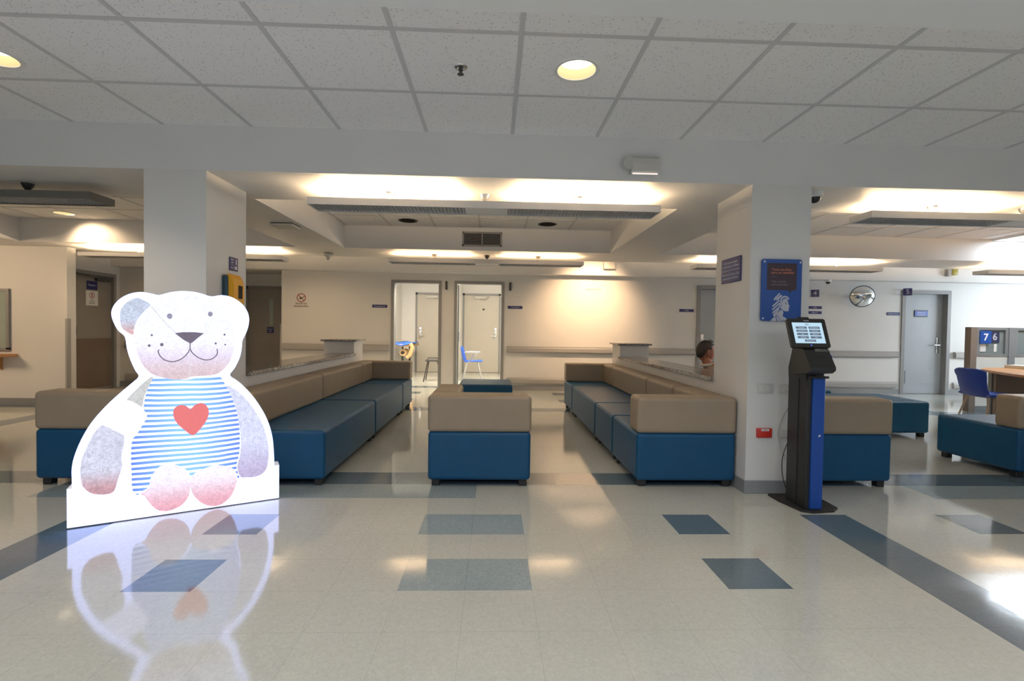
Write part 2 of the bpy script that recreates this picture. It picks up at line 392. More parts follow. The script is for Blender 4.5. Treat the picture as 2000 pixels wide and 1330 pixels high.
# ------------------------------------------------------------ walls, columns
def wall_box(name, x0, x1, y0, y1, z0=0, z1=2.86, m='wall'):
    b = MB(); b.box(x0, x1, y0, y1, z0, z1); return struct(b.build(name, M[m]))
YB = 9.55
D1 = (-1.985, -1.02); D2 = (-.777, .187); D4 = (3.98, 4.95); D5 = (8.14, 9.15); AL = (-5.4, -4.065)
def back_wall():
    b = MB(); T = .14
    xs = [X0, AL[0], AL[1], D1[0], D1[1], D2[0], D2[1], D4[0], D4[1], D5[0], D5[1], X1]
    for i in range(0, len(xs), 2): b.box(xs[i], xs[i+1], YB, YB+T, 0, 2.86)
    for (a, c), h in ((AL, 2.26), (D1, 2.11), (D2, 2.11), (D4, 2.11), (D5, 2.09)): b.box(a, c, YB, YB+T, h, 2.86)
    struct(b.build('wall_back', M['wall']))
back_wall()
wall_box('wall_left', X0-.1, X0, -4, 14); wall_box('wall_right', X1, X1+.1, -4, 14)
wall_box('wall_left_front', X0, -6.10, 7.25, 7.40)
def side_wall():
    b = MB(); y0, y1 = 8.27, 9.44
    b.box(-7.17, -7.07, 7.40, y0, 0, 2.86); b.box(-7.17, -7.07, y1, YB, 0, 2.86); b.box(-7.17, -7.07, y0, y1, 2.10, 2.86)
    struct(b.build('wall_left_side', M['wall']))
side_wall()
# rooms behind
wall_box('wall_room_back', -5.6, 3.0, 13.4, 13.5)
wall_box('wall_room_left', -2.62, -2.50, YB+.14, 13.4); wall_box('wall_room_middle', -.98, -.86, 11.2, 13.4); wall_box('wall_room_right', .62, .72, YB+.14, 13.4)
wall_box('wall_alcove_left', -5.5, -5.4, YB+.14, 10.8); wall_box('wall_alcove_right', -4.065, -3.965, YB+.14, 10.8)
wall_box('wall_alcove_back', -5.4, -4.065, 10.8, 10.9); wall_box('ceiling_alcove', -5.4, -4.065, YB+.14, 10.8, 2.30, 2.38)
wall_box('ceiling_room', -2.5, .62, YB+.14, 13.4, 2.52, 2.6)
def column(x0, x1):
    b = MB(); b.box(x0, x1, 3.545, 4.10, 0, ZB); struct(b.build('column', M['wall']))
    b = MB(); b.box(x0-.008, x1+.008, 3.537, 4.108, 0, .097, .003, 1); struct(b.build('baseboard_column', M['base']))
column(-2.46, -2.033); column(1.87, 2.315)
def half_wall(x0, x1, s, where):
    b = MB(); b.box(x0, x1, 4.10, 7.22, 0, .775); struct(b.build('wall_partition', M['wall']))
    b = MB(); b.box(x0-.03, x1+.03, 4.10, 7.22, .775, .81, .004, 1)
    tag(b.build('granite_sill', M['granite']), 'speckled granite sill on the low wall '+where, 'sill')
    px0, px1 = (x0, x0+.43) if s > 0 else (x1-.43, x1)
    b = MB(); b.box(px0, px1, 7.22, 7.68, 0, .98); struct(b.build('wall_pier', M['wall']))
    b = MB(); b.box(px0-.04, px1+.04, 7.18, 7.72, .98, 1.005, .004, 1)
    tag(b.build('granite_cap', M['granite']), 'granite cap on the white pier at the far wall end '+where.replace('the ',''), 'counter top')
half_wall(-2.333, -2.033, -1, 'beside the left sofa row'); half_wall(1.87, 2.17, 1, 'beside the right sofa row')

def baseboards():
    segs = [(AL[1], D1[0]), (D1[1], D2[0]), (D2[1], D4[0]), (D4[1], D5[0]), (D5[1], X1), (-7.07, AL[0])]
    for a, c in segs:
        b = MB(); b.box(a, c, YB-.012, YB, 0, .105); struct(b.build('baseboard_back', M['base']))
    b = MB(); b.box(X0, -6.10, 7.238, 7.25, 0, .105); struct(b.build('baseboard_left', M['base']))
    b = MB(); b.box(-7.07, -7.058, 7.4, 8.27, 0, .105); struct(b.build('baseboard_left', M['base']))
baseboards()

# ------------------------------------------------------------ hand rails
def rail(x0, x1, where):
    b = MB(); pr = [(0, .745), (.045, .735), (.07, .76), (.07, .825), (.055, .845), (.055, .862), (0, .862)]
    b.prism(pr, lambda a, z, t: (t, YB-a, z), x0, x1)
    tag(b.build('handrail', M['rail']), 'grey wall-mounted handrail '+where, 'handrail')
    b = MB(); pr = [(0, .13), (.03, .125), (.045, .15), (.045, .215), (.03, .245), (0, .25)]
    b.prism(pr, lambda a, z, t: (t, YB-a, z), x0, x1)
    tag(b.build('bumper_rail', M['rail']), 'low grey bumper rail near the floor '+where, 'bumper rail')
rail(-4.03, -2.03, 'left of the two open doorways'); rail(.25, 3.94, 'right of the two open doorways')
rail(5.0, 8.07, 'left of the closed door marked 5'); rail(9.24, 12.6, 'right of the closed door marked 5')
rail(-6.95, -5.65, 'seen in the far left recess')

# ------------------------------------------------------------ doors
def frame_y(b, x0, x1, h, w=.055, t0=-.02, t1=.16):
    b.box(x0, x0+w, YB+t0, YB+t1, 0, h); b.box(x1-w, x1, YB+t0, YB+t1, 0, h); b.box(x0+w, x1-w, YB+t0, YB+t1, h-w, h)
def open_door(n, x0, x1, hinge, where):
    b = MB(); frame_y(b, x0, x1, 2.11); o = struct(b.build('door_%d' % n, M['frame']))
    # leaf folded back inside the room, edge on
    hx = x0+.06 if hinge < 0 else x1-.06
    ang = math.radians(95 if hinge < 0 else 86); L = x1-x0-.12; R = Matrix.Translation((hx, YB+.16, 0)) @ Matrix.Rotation(ang if hinge < 0 else pi-ang, 4, 'Z')
    l = MB(); l.box(0, L, -.02, .02, .01, 2.04, mat=R); lf = l.build('leaf', M['door'], o)
    h = MB(); h.box(L-.10, L-.05, -.045, .045, .92, 1.12, mat=R); h.tube([R @ Vector((L-.06, -.07, 1.0)), R @ Vector((L-.18, -.07, 1.0))], .009); h.build('handle', M['silver'], lf)
open_door(1, *D1, 1, ''); open_door(2, *D2, -1, '')
def closer(x, z, y, parent=None, label=None, cat='door closer'):
    b = MB(); b.box(x-.02, x+.02, y-.06, y, z-.08, z+.08, .006, 2); o = b.build('door_stay', M['darkgrey']); tag(o, label, cat)
closer(-.93, 2.02, YB, label='small dark door holder on the wall between the open doorways')
closer(.30, 2.02, YB, label='small dark door holder right of the second open doorway')
def far_door(n, x0, x1, side):
    b = MB(); y = 13.4; w = .05
    b.box(x0, x0+w, y-.03, y, 0, 2.15); b.box(x1-w, x1, y-.03, y, 0, 2.15); b.box(x0, x1, y-.03, y, 2.10, 2.15)
    o = struct(b.build('door_%d' % n, M['frame']))
    l = MB(); l.box(x0+w, x1-w, y-.022, y-.001, .01, 2.09); lf = l.build('leaf', M['doorbeige'], o)
    hx = x0+.13 if side < 0 else x1-.13
    h = MB(); h.box(hx-.035, hx+.035, y-.035, y-.02, .90, 1.22, .01, 2); h.build('handle_plate', M['silver'], lf)
    h = MB(); h.tube([(hx, y-.035, 1.0), (hx, y-.09, 1.0), (hx+(-side)*.12, y-.09, 1.0)], .012); h.lathe([(0, 0), (.03, .005), (.03, .03), (0, .035)], (hx, y-.035, 1.16), 12, mat=Matrix.Rotation(pi/2, 4, 'X')); h.build('handle', M['silver'], lf)
    c = MB(); c.box((x0+x1)/2-.2, (x0+x1)/2+.12, y-.08, y-.02, 2.0, 2.07, .008, 2); c.tube([((x0+x1)/2-.05, y-.09, 2.0), ((x0+x1)/2+.1, y-.2, 2.0), ((x0+x1)/2+.2, y-.05, 2.07)], .01); c.build('closer', M['offwhite'], lf)
    c = MB(); c.lathe([(0, -.03), (.025, -.02), (.03, 0)], ((x0+x1)/2+(.05 if side > 0 else .25), y-.03, 1.72), 12, mat=Matrix.Rotation(-pi/2, 4, 'X')); c.build('coat_hook', M['darkgrey'], lf)
far_door(3, -2.13, -1.15, -1); far_door(6, -.86+.0, .17, 1)
def closed_door(n, x0, x1, h, m, hside, kick=True, inset=.10):
    b = MB(); frame_y(b, x0, x1, h, .07, -.02, .14); o = struct(b.build('door_%d' % n, M['frame'])); w = .07
    l = MB(); y = YB+inset; l.box(x0+w, x1-w, y, y+.04, .012, h-w); lf = l.build('leaf', M[m], o)
    hx = x1-w-.09 if hside > 0 else x0+w+.09
    p = MB(); p.box(hx-.03, hx+.03, y-.012, y, .83, 1.15, .004, 2); p.build('handle_plate', M['silver'], lf)
    p = MB(); p.tube([(hx, y-.012, 1.0), (hx, y-.065, 1.0), (hx-.12*hside, y-.065, 1.0)], .011); p.build('handle', M['silver'], lf)
    if kick:
        g = MB(); gx0, gx1 = x0+.2, x1-.2
        g.box(gx0, gx1, y-.01, y, .21, .47)
        g.box(gx0+.03, gx1-.03, y-.006, y-.0005, .24, .44)
        for k in range(9): g.box(gx0+.03, gx1-.03, y-.012, y-.004, .25+k*.021, .256+k*.021, mat=None)
        g.build('vent_grille', M[m], lf)
    return o
closed_door(4, *D4, 2.11, 'door', -1, kick=False)
d5 = closed_door(5, *D5, 2.09, 'door', 1)

def left_door():
    X = -7.07; y0, y1 = 8.27, 9.44
    b = MB(); w = .06
    for a, c, z0, z1 in ((y0, y0+w, 0, 2.10), (y1-w, y1, 0, 2.10), (y0+w, y1-w, 2.04, 2.10)): b.box(X-.1, X+.02, a, c, z0, z1)
    o = struct(b.build('door_7', M['frame']))
    l = MB(); l.box(X-.07, X-.03, y0+w, y1-w, .01, 2.035); lf = l.build('leaf', M['doorbrown'], o)
    k = MB(); k.box(X-.03, X-.022, y0+.08, y1-.08, .04, .92); k.box(X-.022, X-.012, y0+.09, y1-.09, .68, .90); k.box(X-.022, X-.015, y0+.10, y1-.10, .08, .30); k.build('kick_plate', M['kick'], lf)
    g = MB(); g.box(X-.03, X-.024, 8.47, 8.56, 1.18, 1.80); g.build('glass_panel', M['pglass'], lf)
    g = MB()
    for a, c, z0, z1 in ((8.455, 8.47, 1.165, 1.815), (8.56, 8.575, 1.165, 1.815), (8.47, 8.56, 1.165, 1.18), (8.47, 8.56, 1.80, 1.815)): g.box(X-.03, X-.018, a, c, z0, z1)
    g.build('glass_frame', M['darkgrey'], lf)
    c = MB(); c.box(X-.03, X+.03, 9.0, 9.3, 1.94, 2.01, .01, 2); c.tube([(X+.03, 9.02, 1.99), (X+.12, 8.7, 2.0), (X+.01, 8.4, 2.05)], .012); c.build('closer', M['darkgrey'], lf)
    s = MB(); s.box(X-.03, X-.024, 8.83, 9.06, 1.78, 1.93, .002, 1)
    s = s.build('door_sign', M['navy']); tag(s, 'small navy square sign high on the brown door at far left', 'sign')
    text('Trauma 1', .045, (X-.0235, 8.945, 1.86), RXR, M['textw'], s)
    s = MB(); s.box(X-.03, X-.024, 8.81, 9.07, 1.50, 1.76); s = s.build('notice_sheet', M['paper']); tag(s, 'white notice with red prohibition circle on the brown door at far left', 'notice')
    rg = MB(); R = Matrix.Rotation(pi/2, 4, 'Y')
    rg.lathe([(.055, 0), (.045, 0), (.045, .001), (.055, .001), (.055, 0)], (X-.0235, 8.94, 1.68), 24, mat=R); rg.box(X-.0235, X-.0225, 8.93, 8.95, 1.645, 1.715); rg.build('prohibition_symbol', M['redprint'], s)
    text('Solo', .03, (X-.0235, 8.94, 1.60), RXR, M['black'], s); text('personal', .03, (X-.0235, 8.94, 1.57), RXR, M['black'], s); text('autorizado', .03, (X-.0235, 8.94, 1.54), RXR, M['black'], s)
    s = MB(); s.box(X-.03, X-.024, 8.44, 8.62, .99, 1.13, .002, 1); s = s.build('push_sign', M['navy']); tag(s, 'small navy push sign under the glass strip of the brown far left door', 'sign')
    text('Empuje', .04, (X-.0235, 8.53, 1.085), RXR, M['textw'], s); text('Push', .04, (X-.0235, 8.53, 1.035), RXR, M['textw'], s)
left_door()
def alcove_door():
    y = 10.8; b = MB(); x0, x1 = -5.35, -4.12
    b.box(x0, x0+.06, y-.03, y, 0, 2.04); b.box(x1-.06, x1, y-.03, y, 0, 2.04); b.box(x0, x1, y-.03, y, 1.98, 2.04)
    o = struct(b.build('door_8', M['frame']))
    l = MB(); l.box(x0+.06, x1-.06, y-.022, y-.001, .01, 1.98); lf = l.build('leaf', M['doorbrown'], o)
    g = MB(); g.box(-4.84, -4.76, y-.03, y-.022, 1.20, 1.76); g.build('glass_panel', M['pglass'], lf)
    h = MB(); h.box(-4.60, -4.53, y-.06, y-.022, .95, 1.25, .008, 2); h.build('handle_plate', M['silver'], lf)
    s = MB(); s.box(-4.89, -4.75, y-.03, y-.023, 1.04, 1.16, .002, 1); s = s.build('push_sign', M['navy']); tag(s, 'small navy push sign on the dark door in the alcove behind the left column', 'sign')
    text('Empuje', .035, (-4.82, y-.0305, 1.12), RY, M['textw'], s); text('Push', .035, (-4.82, y-.0305, 1.075), RY, M['textw'], s)
alcove_door()
def guards():
    for x, y, z, lab in ((-6.10, 7.25, 1.25, 'grey corner guard on the wall end at far left'), (-4.065, YB, 1.22, 'grey corner guard at the edge of the alcove opening')):
        b = MB(); b.box(x-.025, x+.004, y-.006, y, .0, z, .002, 1); b.box(x-.002, x+.006, y, y+.06, 0, z, .002, 1)
        tag(b.build('corner_guard', M['rail']), lab, 'corner guard')
guards()

# ------------------------------------------------------------ downlights
def downlight(x, y, lit, label):
    t = thing('recessed_downlight', label, 'ceiling light', (x, y, ZC))
    b = MB(); b.lathe([(.102, .002), (.103, -.003), (.122, -.005), (.126, 0), (.108, .001)], (x, y, ZC), 40); b.build('trim_ring', M['white' if lit else 'blackm'], t)
    b = MB(); b.lathe([(.103, 0), (.101, .028), (.095, .056)], (x, y, ZC), 40); b.build('reflector', M['reflector' if lit else 'dark'], t)
    b = MB(); b.lathe([(0, .050), (.05, .050), (.096, .054)], (x, y, ZC), 32); b.build('bulb', M['bulb' if lit else 'dark'], t)
    if lit:
        s = spot('downlight_lamp', (x, y, ZC-.01), (x, y, 0), 30, (1, .80, .55), 110, .7, .06)
        s.parent = t; s.matrix_parent_inverse = Matrix.Translation(t.location).inverted()
        return s
for d in DL:
    s = downlight(*d)
    if d[0] == 1.90: s.data.energy = 190; s.data.color = (1, .64, .36); s.data.spot_size = math.radians(88); s.data.spot_blend = 1; s.rotation_euler = (Vector((1.83, YB, 1.62))-Vector((1.90, 8.30, 2.57))).to_track_quat('-Z', 'Y').to_euler()
    if d[0] == -5.50: s.data.energy = 25; s.data.color = WARM; s.rotation_euler = (Vector((-5.3, 6.9, 1.9))-Vector((-5.5, 6.5, 2.57))).to_track_quat('-Z', 'Y').to_euler()

# ------------------------------------------------------------ hanging lamps
def hanging_lamp(x0, x1, yc, lit, label, mounts):
    cx = (x0+x1)/2; t = thing('hanging_lamp', label, 'hanging lamp', (cx, yc, 2.14), 'long hanging uplights under the beams')
    zb, zt = 2.135, 2.19; w = .125; y0, y1 = yc-w, yc+w
    b = MB(); e = .012
    b.box(x0, x1, y0, y0+e, zb, zt); b.box(x0, x1, y1-e, y1, zb, zt); b.box(x0, x0+e, y0+e, y1-e, zb, zt); b.box(x1-e, x1, y0+e, y1-e, zb, zt)
    b.box(cx-.17, cx+.17, y0+e, y1-e, zb+.003, zb+.02)
    b.box(x0+e, x1-e, yc-.012, yc+.012, zb+.02, zb+.03)
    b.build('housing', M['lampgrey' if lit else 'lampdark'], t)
    for a, c in ((x0+e, cx-.17), (cx+.17, x1-e)):
        l = MB(); l.box(a, c, y0+e, y1-e, zb+.026, zb+.031)
        n = int((c-a)/.03)
        for k in range(n): l.box(a+(k+.5)*(c-a)/n-.002, a+(k+.5)*(c-a)/n+.002, y0+e, y1-e, zb+.004, zb+.024)
        for yy in (yc-.055, yc, yc+.055): l.box(a, c, yy-.002, yy+.002, zb+.004, zb+.024)
        l.build('louver', M['louver'], t)
        for yy in (yc-.045, yc+.045):
            u = MB(); u.tube([(a+.06, yy, zt-.014), (c-.06, yy, zt-.014)], .013, 8); u.build('tube', M['tubel' if lit > .5 else 'tubec' if lit else 'white'], t)
    for mx in mounts:
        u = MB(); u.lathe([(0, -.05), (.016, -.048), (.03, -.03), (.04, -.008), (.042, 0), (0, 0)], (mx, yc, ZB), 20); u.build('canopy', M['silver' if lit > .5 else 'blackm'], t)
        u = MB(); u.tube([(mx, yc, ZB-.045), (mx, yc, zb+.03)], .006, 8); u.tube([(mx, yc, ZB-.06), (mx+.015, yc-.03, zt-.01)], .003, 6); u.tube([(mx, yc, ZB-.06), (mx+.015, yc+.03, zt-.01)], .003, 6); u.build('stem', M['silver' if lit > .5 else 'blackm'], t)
    u = MB(); u.tube([(cx-.28, yc, zb+.02), (cx-.28, yc, zb-.022)], .008, 8); u.build('pull_knob', M['offwhite'], t)
hanging_lamp(-1.46, 1.31, 4.0, 1, 'long grey hanging uplight nearest the camera between the columns', (-.855, -.09, .675))
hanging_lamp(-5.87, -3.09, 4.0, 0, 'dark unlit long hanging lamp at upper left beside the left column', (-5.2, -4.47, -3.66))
hanging_lamp(3.03, 5.80, 4.0, 1, 'long lit hanging uplight right of the right column', (3.65, 4.45, 5.2))
hanging_lamp(6.05, 8.82, 4.0, 1, 'long hanging uplight beyond the right picture edge', (6.7, 7.45, 8.2))
hanging_lamp(-1.53, 1.29, 7.25, .3, 'dim long hanging lamp in front of the two open doorways', (-.89, -.12, .635))
hanging_lamp(-5.85, -3.04, 7.25, 1, 'far lit hanging uplight behind the left column', (-5.1, -4.45, -3.8))
hanging_lamp(2.96, 5.77, 7.25, 1, 'far lit hanging uplight behind the right column', (3.6, 4.35, 5.15))
hanging_lamp(7.40, 10.2, 7.25, 1, 'far lit hanging uplight at the right picture edge', (8.25, 8.9, 9.6))
# bright light panel in the right coffer
b = MB(); b.box(7.0, 9.6, 4.3, 6.82, ZC, ZC+.02); struct(b.build('ceiling.005', M['soffit']))
t = thing('ceiling_light', 'very bright cool white ceiling light panel in the coffer at right edge', 'ceiling light', (8.0, 6.2, ZC))
b = MB(); b.box(7.15, 9.0, 6.02, 6.78, ZC-.02, ZC-.002); b.build('diffuser', M['troffer'], t)
b = MB()
for x0, x1, y0, y1 in ((7.11, 7.15, 5.98, 6.81), (9.0, 9.04, 5.98, 6.81), (7.15, 9.0, 5.98, 6.02), (7.15, 9.0, 6.78, 6.81)): b.box(x0, x1, y0, y1, ZC-.03, ZC-.001)
b.build('frame', M['white'], t)

# ------------------------------------------------------------ ceiling bits
def vent():
    t = thing('air_vent', 'dark louvred air vent on the far face of the middle coffer', 'vent', (-.18, 6.82, 2.42))
    x0, x1, z0, z1 = -.455, .09, 2.325, 2.525; y = 6.82
    b = MB()
    for a, c, p, q in ((x0, x1, z0, z0+.022), (x0, x1, z1-.022, z1), (x0, x0+.022, z0, z1), (x1-.022, x1, z0, z1), (-.19, -.175, z0, z1)): b.box(a, c, y-.015, y, p, q)
    b.build('frame', M['rail'], t)
    b = MB(); b.box(x0+.01, x1-.01, y-.003, y-.0005, z0+.01, z1-.01); b.build('backing', M['dark'], t)
    b = MB()
    for k in range(9):
        z = z0+.03+k*.017; b.add([(x0+.02, y-.012, z), (x1-.02, y-.012, z), (x1-.02, y-.004, z+.009), (x0+.02, y-.004, z+.009), (x0+.02, y-.012, z-.0015), (x1-.02, y-.012, z-.0015), (x1-.02, y-.004, z+.0075), (x0+.02, y-.004, z+.0075)],
              [[0, 1, 2, 3], [7, 6, 5, 4], [0, 4, 5, 1], [2, 6, 7, 3]])
    b.build('slats', M['frame'], t)
vent()
def sprinkler():
    t = thing('sprinkler_head', 'small metal sprinkler head in the tiled ceiling left of the lit downlight', 'sprinkler', (-.198, 2.665, ZC))
    b = MB(); b.lathe([(0, -.004), (.03, -.006), (.036, -.002), (.037, 0)], (-.198, 2.665, ZC), 28); b.build('escutcheon', M['silver'], t)
    b = MB(); b.lathe([(.012, 0), (.012, -.02), (.006, -.022), (.006, -.034), (.017, -.036), (.017, -.040), (0, -.041)], (-.198, 2.665, ZC), 16); b.build('deflector', M['darkgrey'], t)
sprinkler()
def access_point():
    t = thing('ceiling_access_point', 'flat white device box on the ceiling strip right of the left column', 'wireless access point', (-2.24, 5.35, ZB))
    b = MB(); b.box(-2.36, -2.12, 5.24, 5.46, ZB-.032, ZB-.006, .012, 3); b.build('body', M['offwhite'], t)
    b = MB(); b.box(-2.355, -2.125, 5.245, 5.455, ZB-.006, ZB); b.build('mount', M['darkgrey'], t)
access_point()
def horn_speaker():
    x, y = -2.45, 7.33
    b = MB(); b.lathe([(0, -.10), (.02, -.10), (.03, -.06), (.075, -.03), (.08, -.012), (.05, 0), (0, 0)], (x, y, ZB), 20)
    tag(b.build('smoke_detector', M['offwhite']), 'cone shaped white detector under the second beam, left of the coffer', 'smoke detector')
horn_speaker()
def exit_light():
    t = thing('emergency_light', 'white emergency light housing on the beam face above the right sofa row', 'emergency light', (1.05, 3.541, 2.37))
    b = MB(); pr = [(0, 2.425), (.05, 2.435), (.075, 2.41), (.082, 2.37), (.075, 2.325), (.06, 2.305), (0, 2.315)]
    b.prism(pr, lambda a, z, tt: (tt, 3.541-a, z), .955, 1.155); b.build('housing', M['offwhite'], t)
    b = MB(); b.lathe([(0, .0), (.042, .0), (.045, .01), (.045, .045), (0, .045)], (.93, 3.50, 2.375), 24, mat=Matrix.Rotation(pi/2, 4, 'X') @ Matrix.Rotation(.2, 4, 'Y')); b.build('lamp_head', M['offwhite'], t)
    b = MB(); b.box(.965, 1.145, 3.470, 3.482, 2.302, 2.309); b.build('lens', mat('emergency_lens', (.9, .8, .75), .3, emit=(1, .85, .78), es=.6), t)
exit_light()
def dome_cam(x, y, z, label, wall=False):
    t = thing('dome_camera', label, 'security camera', (x, y, z))
    b = MB(); b.lathe([(0, 0), (.055, 0), (.055, -.03), (.045, -.04), (.03, -.042)], (x, y, z), 28); b.build('base', M['white'], t)
    b = MB(); b.lathe([(.042, -.038), (.04, -.055), (.028, -.072), (.012, -.08), (0, -.082)], (x, y, z), 24); b.build('dome', M['black'], t)
dome_cam(2.44, 3.70, ZB, 'dome security camera under the beam just right of the right column')
dome_cam(6.50, 9.38, 2.245, 'dark dome camera under the bulkhead left of the round mirror')
def small_box(name, x0, x1, y0, y1, z0, z1, m, label, cat, m2=None):
    b = MB(); b.box(x0, x1, y0, y1, z0, z1, .006, 2); return tag(b.build(name, M[m]), label, cat)
small_box('wall_speaker', 2.06, 2.27, 9.22, 9.33, 2.36, 2.50, 'offwhite', 'white box speaker on the bulkhead above the bare back wall', 'speaker')
small_box('light_switch_plate', 1.78, 2.08, YB-.012, YB, 1.985, 2.015, 'offwhite', 'pale narrow plate high on the bare back wall under the bulkhead', 'wall plate')
def beacon():
    t = thing('alarm_beacon', 'small yellow and grey alarm box on the bulkhead above the door marked 5', 'alarm', (8.9, 9.33, 2.42))
    b = MB(); b.box(8.80, 8.87, 9.25, 9.33, 2.35, 2.48); b.build('side_box', M['rail'], t)
    b = MB(); b.box(8.875, 8.99, 9.24, 9.33, 2.37, 2.49, .006, 2); b.build('lens', mat('olive_lens', (.35, .30, .04), .4), t)
beacon()
b = MB(); b.box(-6.0, -5.97, 9.2, 9.23, 2.0, 2.03)   # hanging blue cable piece seen at far left
# ------------------------------------------------------------ signs on the back wall
def wall_sign(x, z, w, h, body, size, label, m='navy', y=YB):
    b = MB(); b.box(x-w/2, x+w/2, y-.008, y, z-h/2, z+h/2, .002, 1); s = b.build('wall_sign', M[m]); tag(s, label, 'sign')
    text(body, size, (x, y-.0085, z), RY, M['textw'], s); return s
wall_sign(-2.205, 1.598, .285, .055, 'Procedimientos', .034, 'narrow navy name sign left of the left open doorway')
wall_sign(.40, 1.618, .285, .055, 'Consultorio', .034, 'narrow navy name sign right of the second open doorway')
wall_sign(3.78, 1.612, .285, .055, 'Triaje', .036, 'narrow navy name sign left of the grey door behind the right column')
wall_sign(6.36, 1.712, .285, .055, 'Triaje', .034, 'upper of two narrow blue name signs right of the right column')
wall_sign(6.36, 1.612, .285, .055, 'Rayos X', .034, 'lower of two narrow blue name signs right of the right column')
wall_sign(7.97, 1.612, .27, .062, 'Medicamentos', .034, 'narrow navy name sign left of the door marked 5')
def flag_sign(x, z, body, label):
    t = thing('number_sign', label, 'sign', (x, YB, z)); R = Matrix.Translation((x, YB-.12, z)) @ Matrix.Rotation(math.radians(-28), 4, 'Z')
    b = MB(); b.box(-.07, .07, -.01, .01, -.07, .07, mat=R); b.build('plate', M['navy'], t)
    b = MB(); b.tube([(x-.05, YB, z+.05), (x-.04, YB-.1, z+.05)], .006); b.tube([(x-.05, YB, z-.05), (x-.04, YB-.1, z-.05)], .006); b.build('bracket', M['silver'], t)
    text(body, .12, Vector((0, 0, 0)), R @ Matrix.Translation((0, -.0105, 0)) @ RY, M['textw'], t, 'number')
flag_sign(6.28, 1.985, '4', 'small dark projecting sign with number 4'); flag_sign(8.15, 2.045, '5', 'small dark projecting sign with number 5 at the door corner')
b = MB(); b.box(8.49, 8.77, YB+.09, YB+.1, 1.56, 1.70, .002, 1); b.box(8.49, 8.77, YB+.087, YB+.0905, 1.685, 1.70); s = b.build('door_name_plate', M['black']); tag(s, 'blue name plate with two lines of lettering on the door marked 5', 'sign')
b = MB(); b.box(8.495, 8.765, YB+.085, YB+.0895, 1.582, 1.68); b.build('blue_panel', M['bluemid'], s)
text('Atención', .045, (8.63, YB+.0848, 1.652), RY, M['textw'], s); text('Pacientes', .045, (8.63, YB+.0848, 1.608), RY, M['textw'], s)
def no_noise():
    t = thing('prohibition_decal', 'round prohibition symbol with two lines of lettering on the wall left of the doorways', 'sign', (-3.70, YB, 1.69))
    b = MB(); R = Matrix.Rotation(pi/2, 4, 'X'); x, z = -3.695, 1.735
    b.lathe([(.085, 0), (.07, 0), (.07, .002), (.085, .002), (.085, 0)], (x, YB, z), 32, mat=R)
    R2 = Matrix.Translation((x, YB-.001, z)) @ Matrix.Rotation(pi/4, 4, 'Y'); b.box(-.075, .075, -.001, .001, -.006, .006, mat=R2); b.build('ring_and_bar', M['redprint'], t)
    b = MB(); b.box(x-.03, x+.012, YB-.003, YB-.0005, z-.02, z+.01); b.prism([(x+.0, z-.005), (x+.06, z+.035), (x+.06, z+.022), (x+.012, z-.015)], lambda a, c, tt: (a, YB-tt, c), .0005, .003); b.box(x-.022, x-.008, YB-.003, YB-.0005, z-.035, z-.01)
    b.build('horn_symbol', M['brownprint'], t)
    text('FAVOR NO', .042, (x, YB-.002, 1.622), RY, M['brownprint'], t, bold=.001); text('HACER RUIDO', .042, (x, YB-.002, 1.572), RY, M['brownprint'], t, bold=.001)
no_noise()
def convex_mirror():
    c = Vector((7.18, 9.36, 1.935)); t = thing('convex_mirror', 'round convex security mirror high on the wall left of the door marked 5', 'mirror', c)
    R = Matrix.Rotation(math.radians(-22), 4, 'Z') @ Matrix.Rotation(math.radians(12), 4, 'X') @ Matrix.Rotation(pi/2, 4, 'X')
    r = .205; b = MB(); b.lathe([(r*k/10, .085*(1-(k/10)**2)) for k in range(11)], c, 48, mat=R); b.build('mirror_glass', M['mirror'], t)
    b = MB(); ps = [c+(R @ Vector((r*cos(a), r*sin(a), 0))) for a in [2*pi*k/48 for k in range(49)]]; b.tube(ps, .008, 8, caps=False); b.build('rim', M['teal'], t)
    b = MB(); b.lathe([(r, 0), (r*.9, -.01), (0, -.01)], c, 32, mat=R); b.build('back_plate', M['darkgrey'], t)
    b = MB(); b.tube([c+(R @ Vector((0, 0, -.01))), (c.x, YB, c.z)], .015); b.box(c.x-.04, c.x+.04, YB-.01, YB, c.z-.04, c.z+.04); b.build('bracket', M['darkgrey'], t)
convex_mirror()

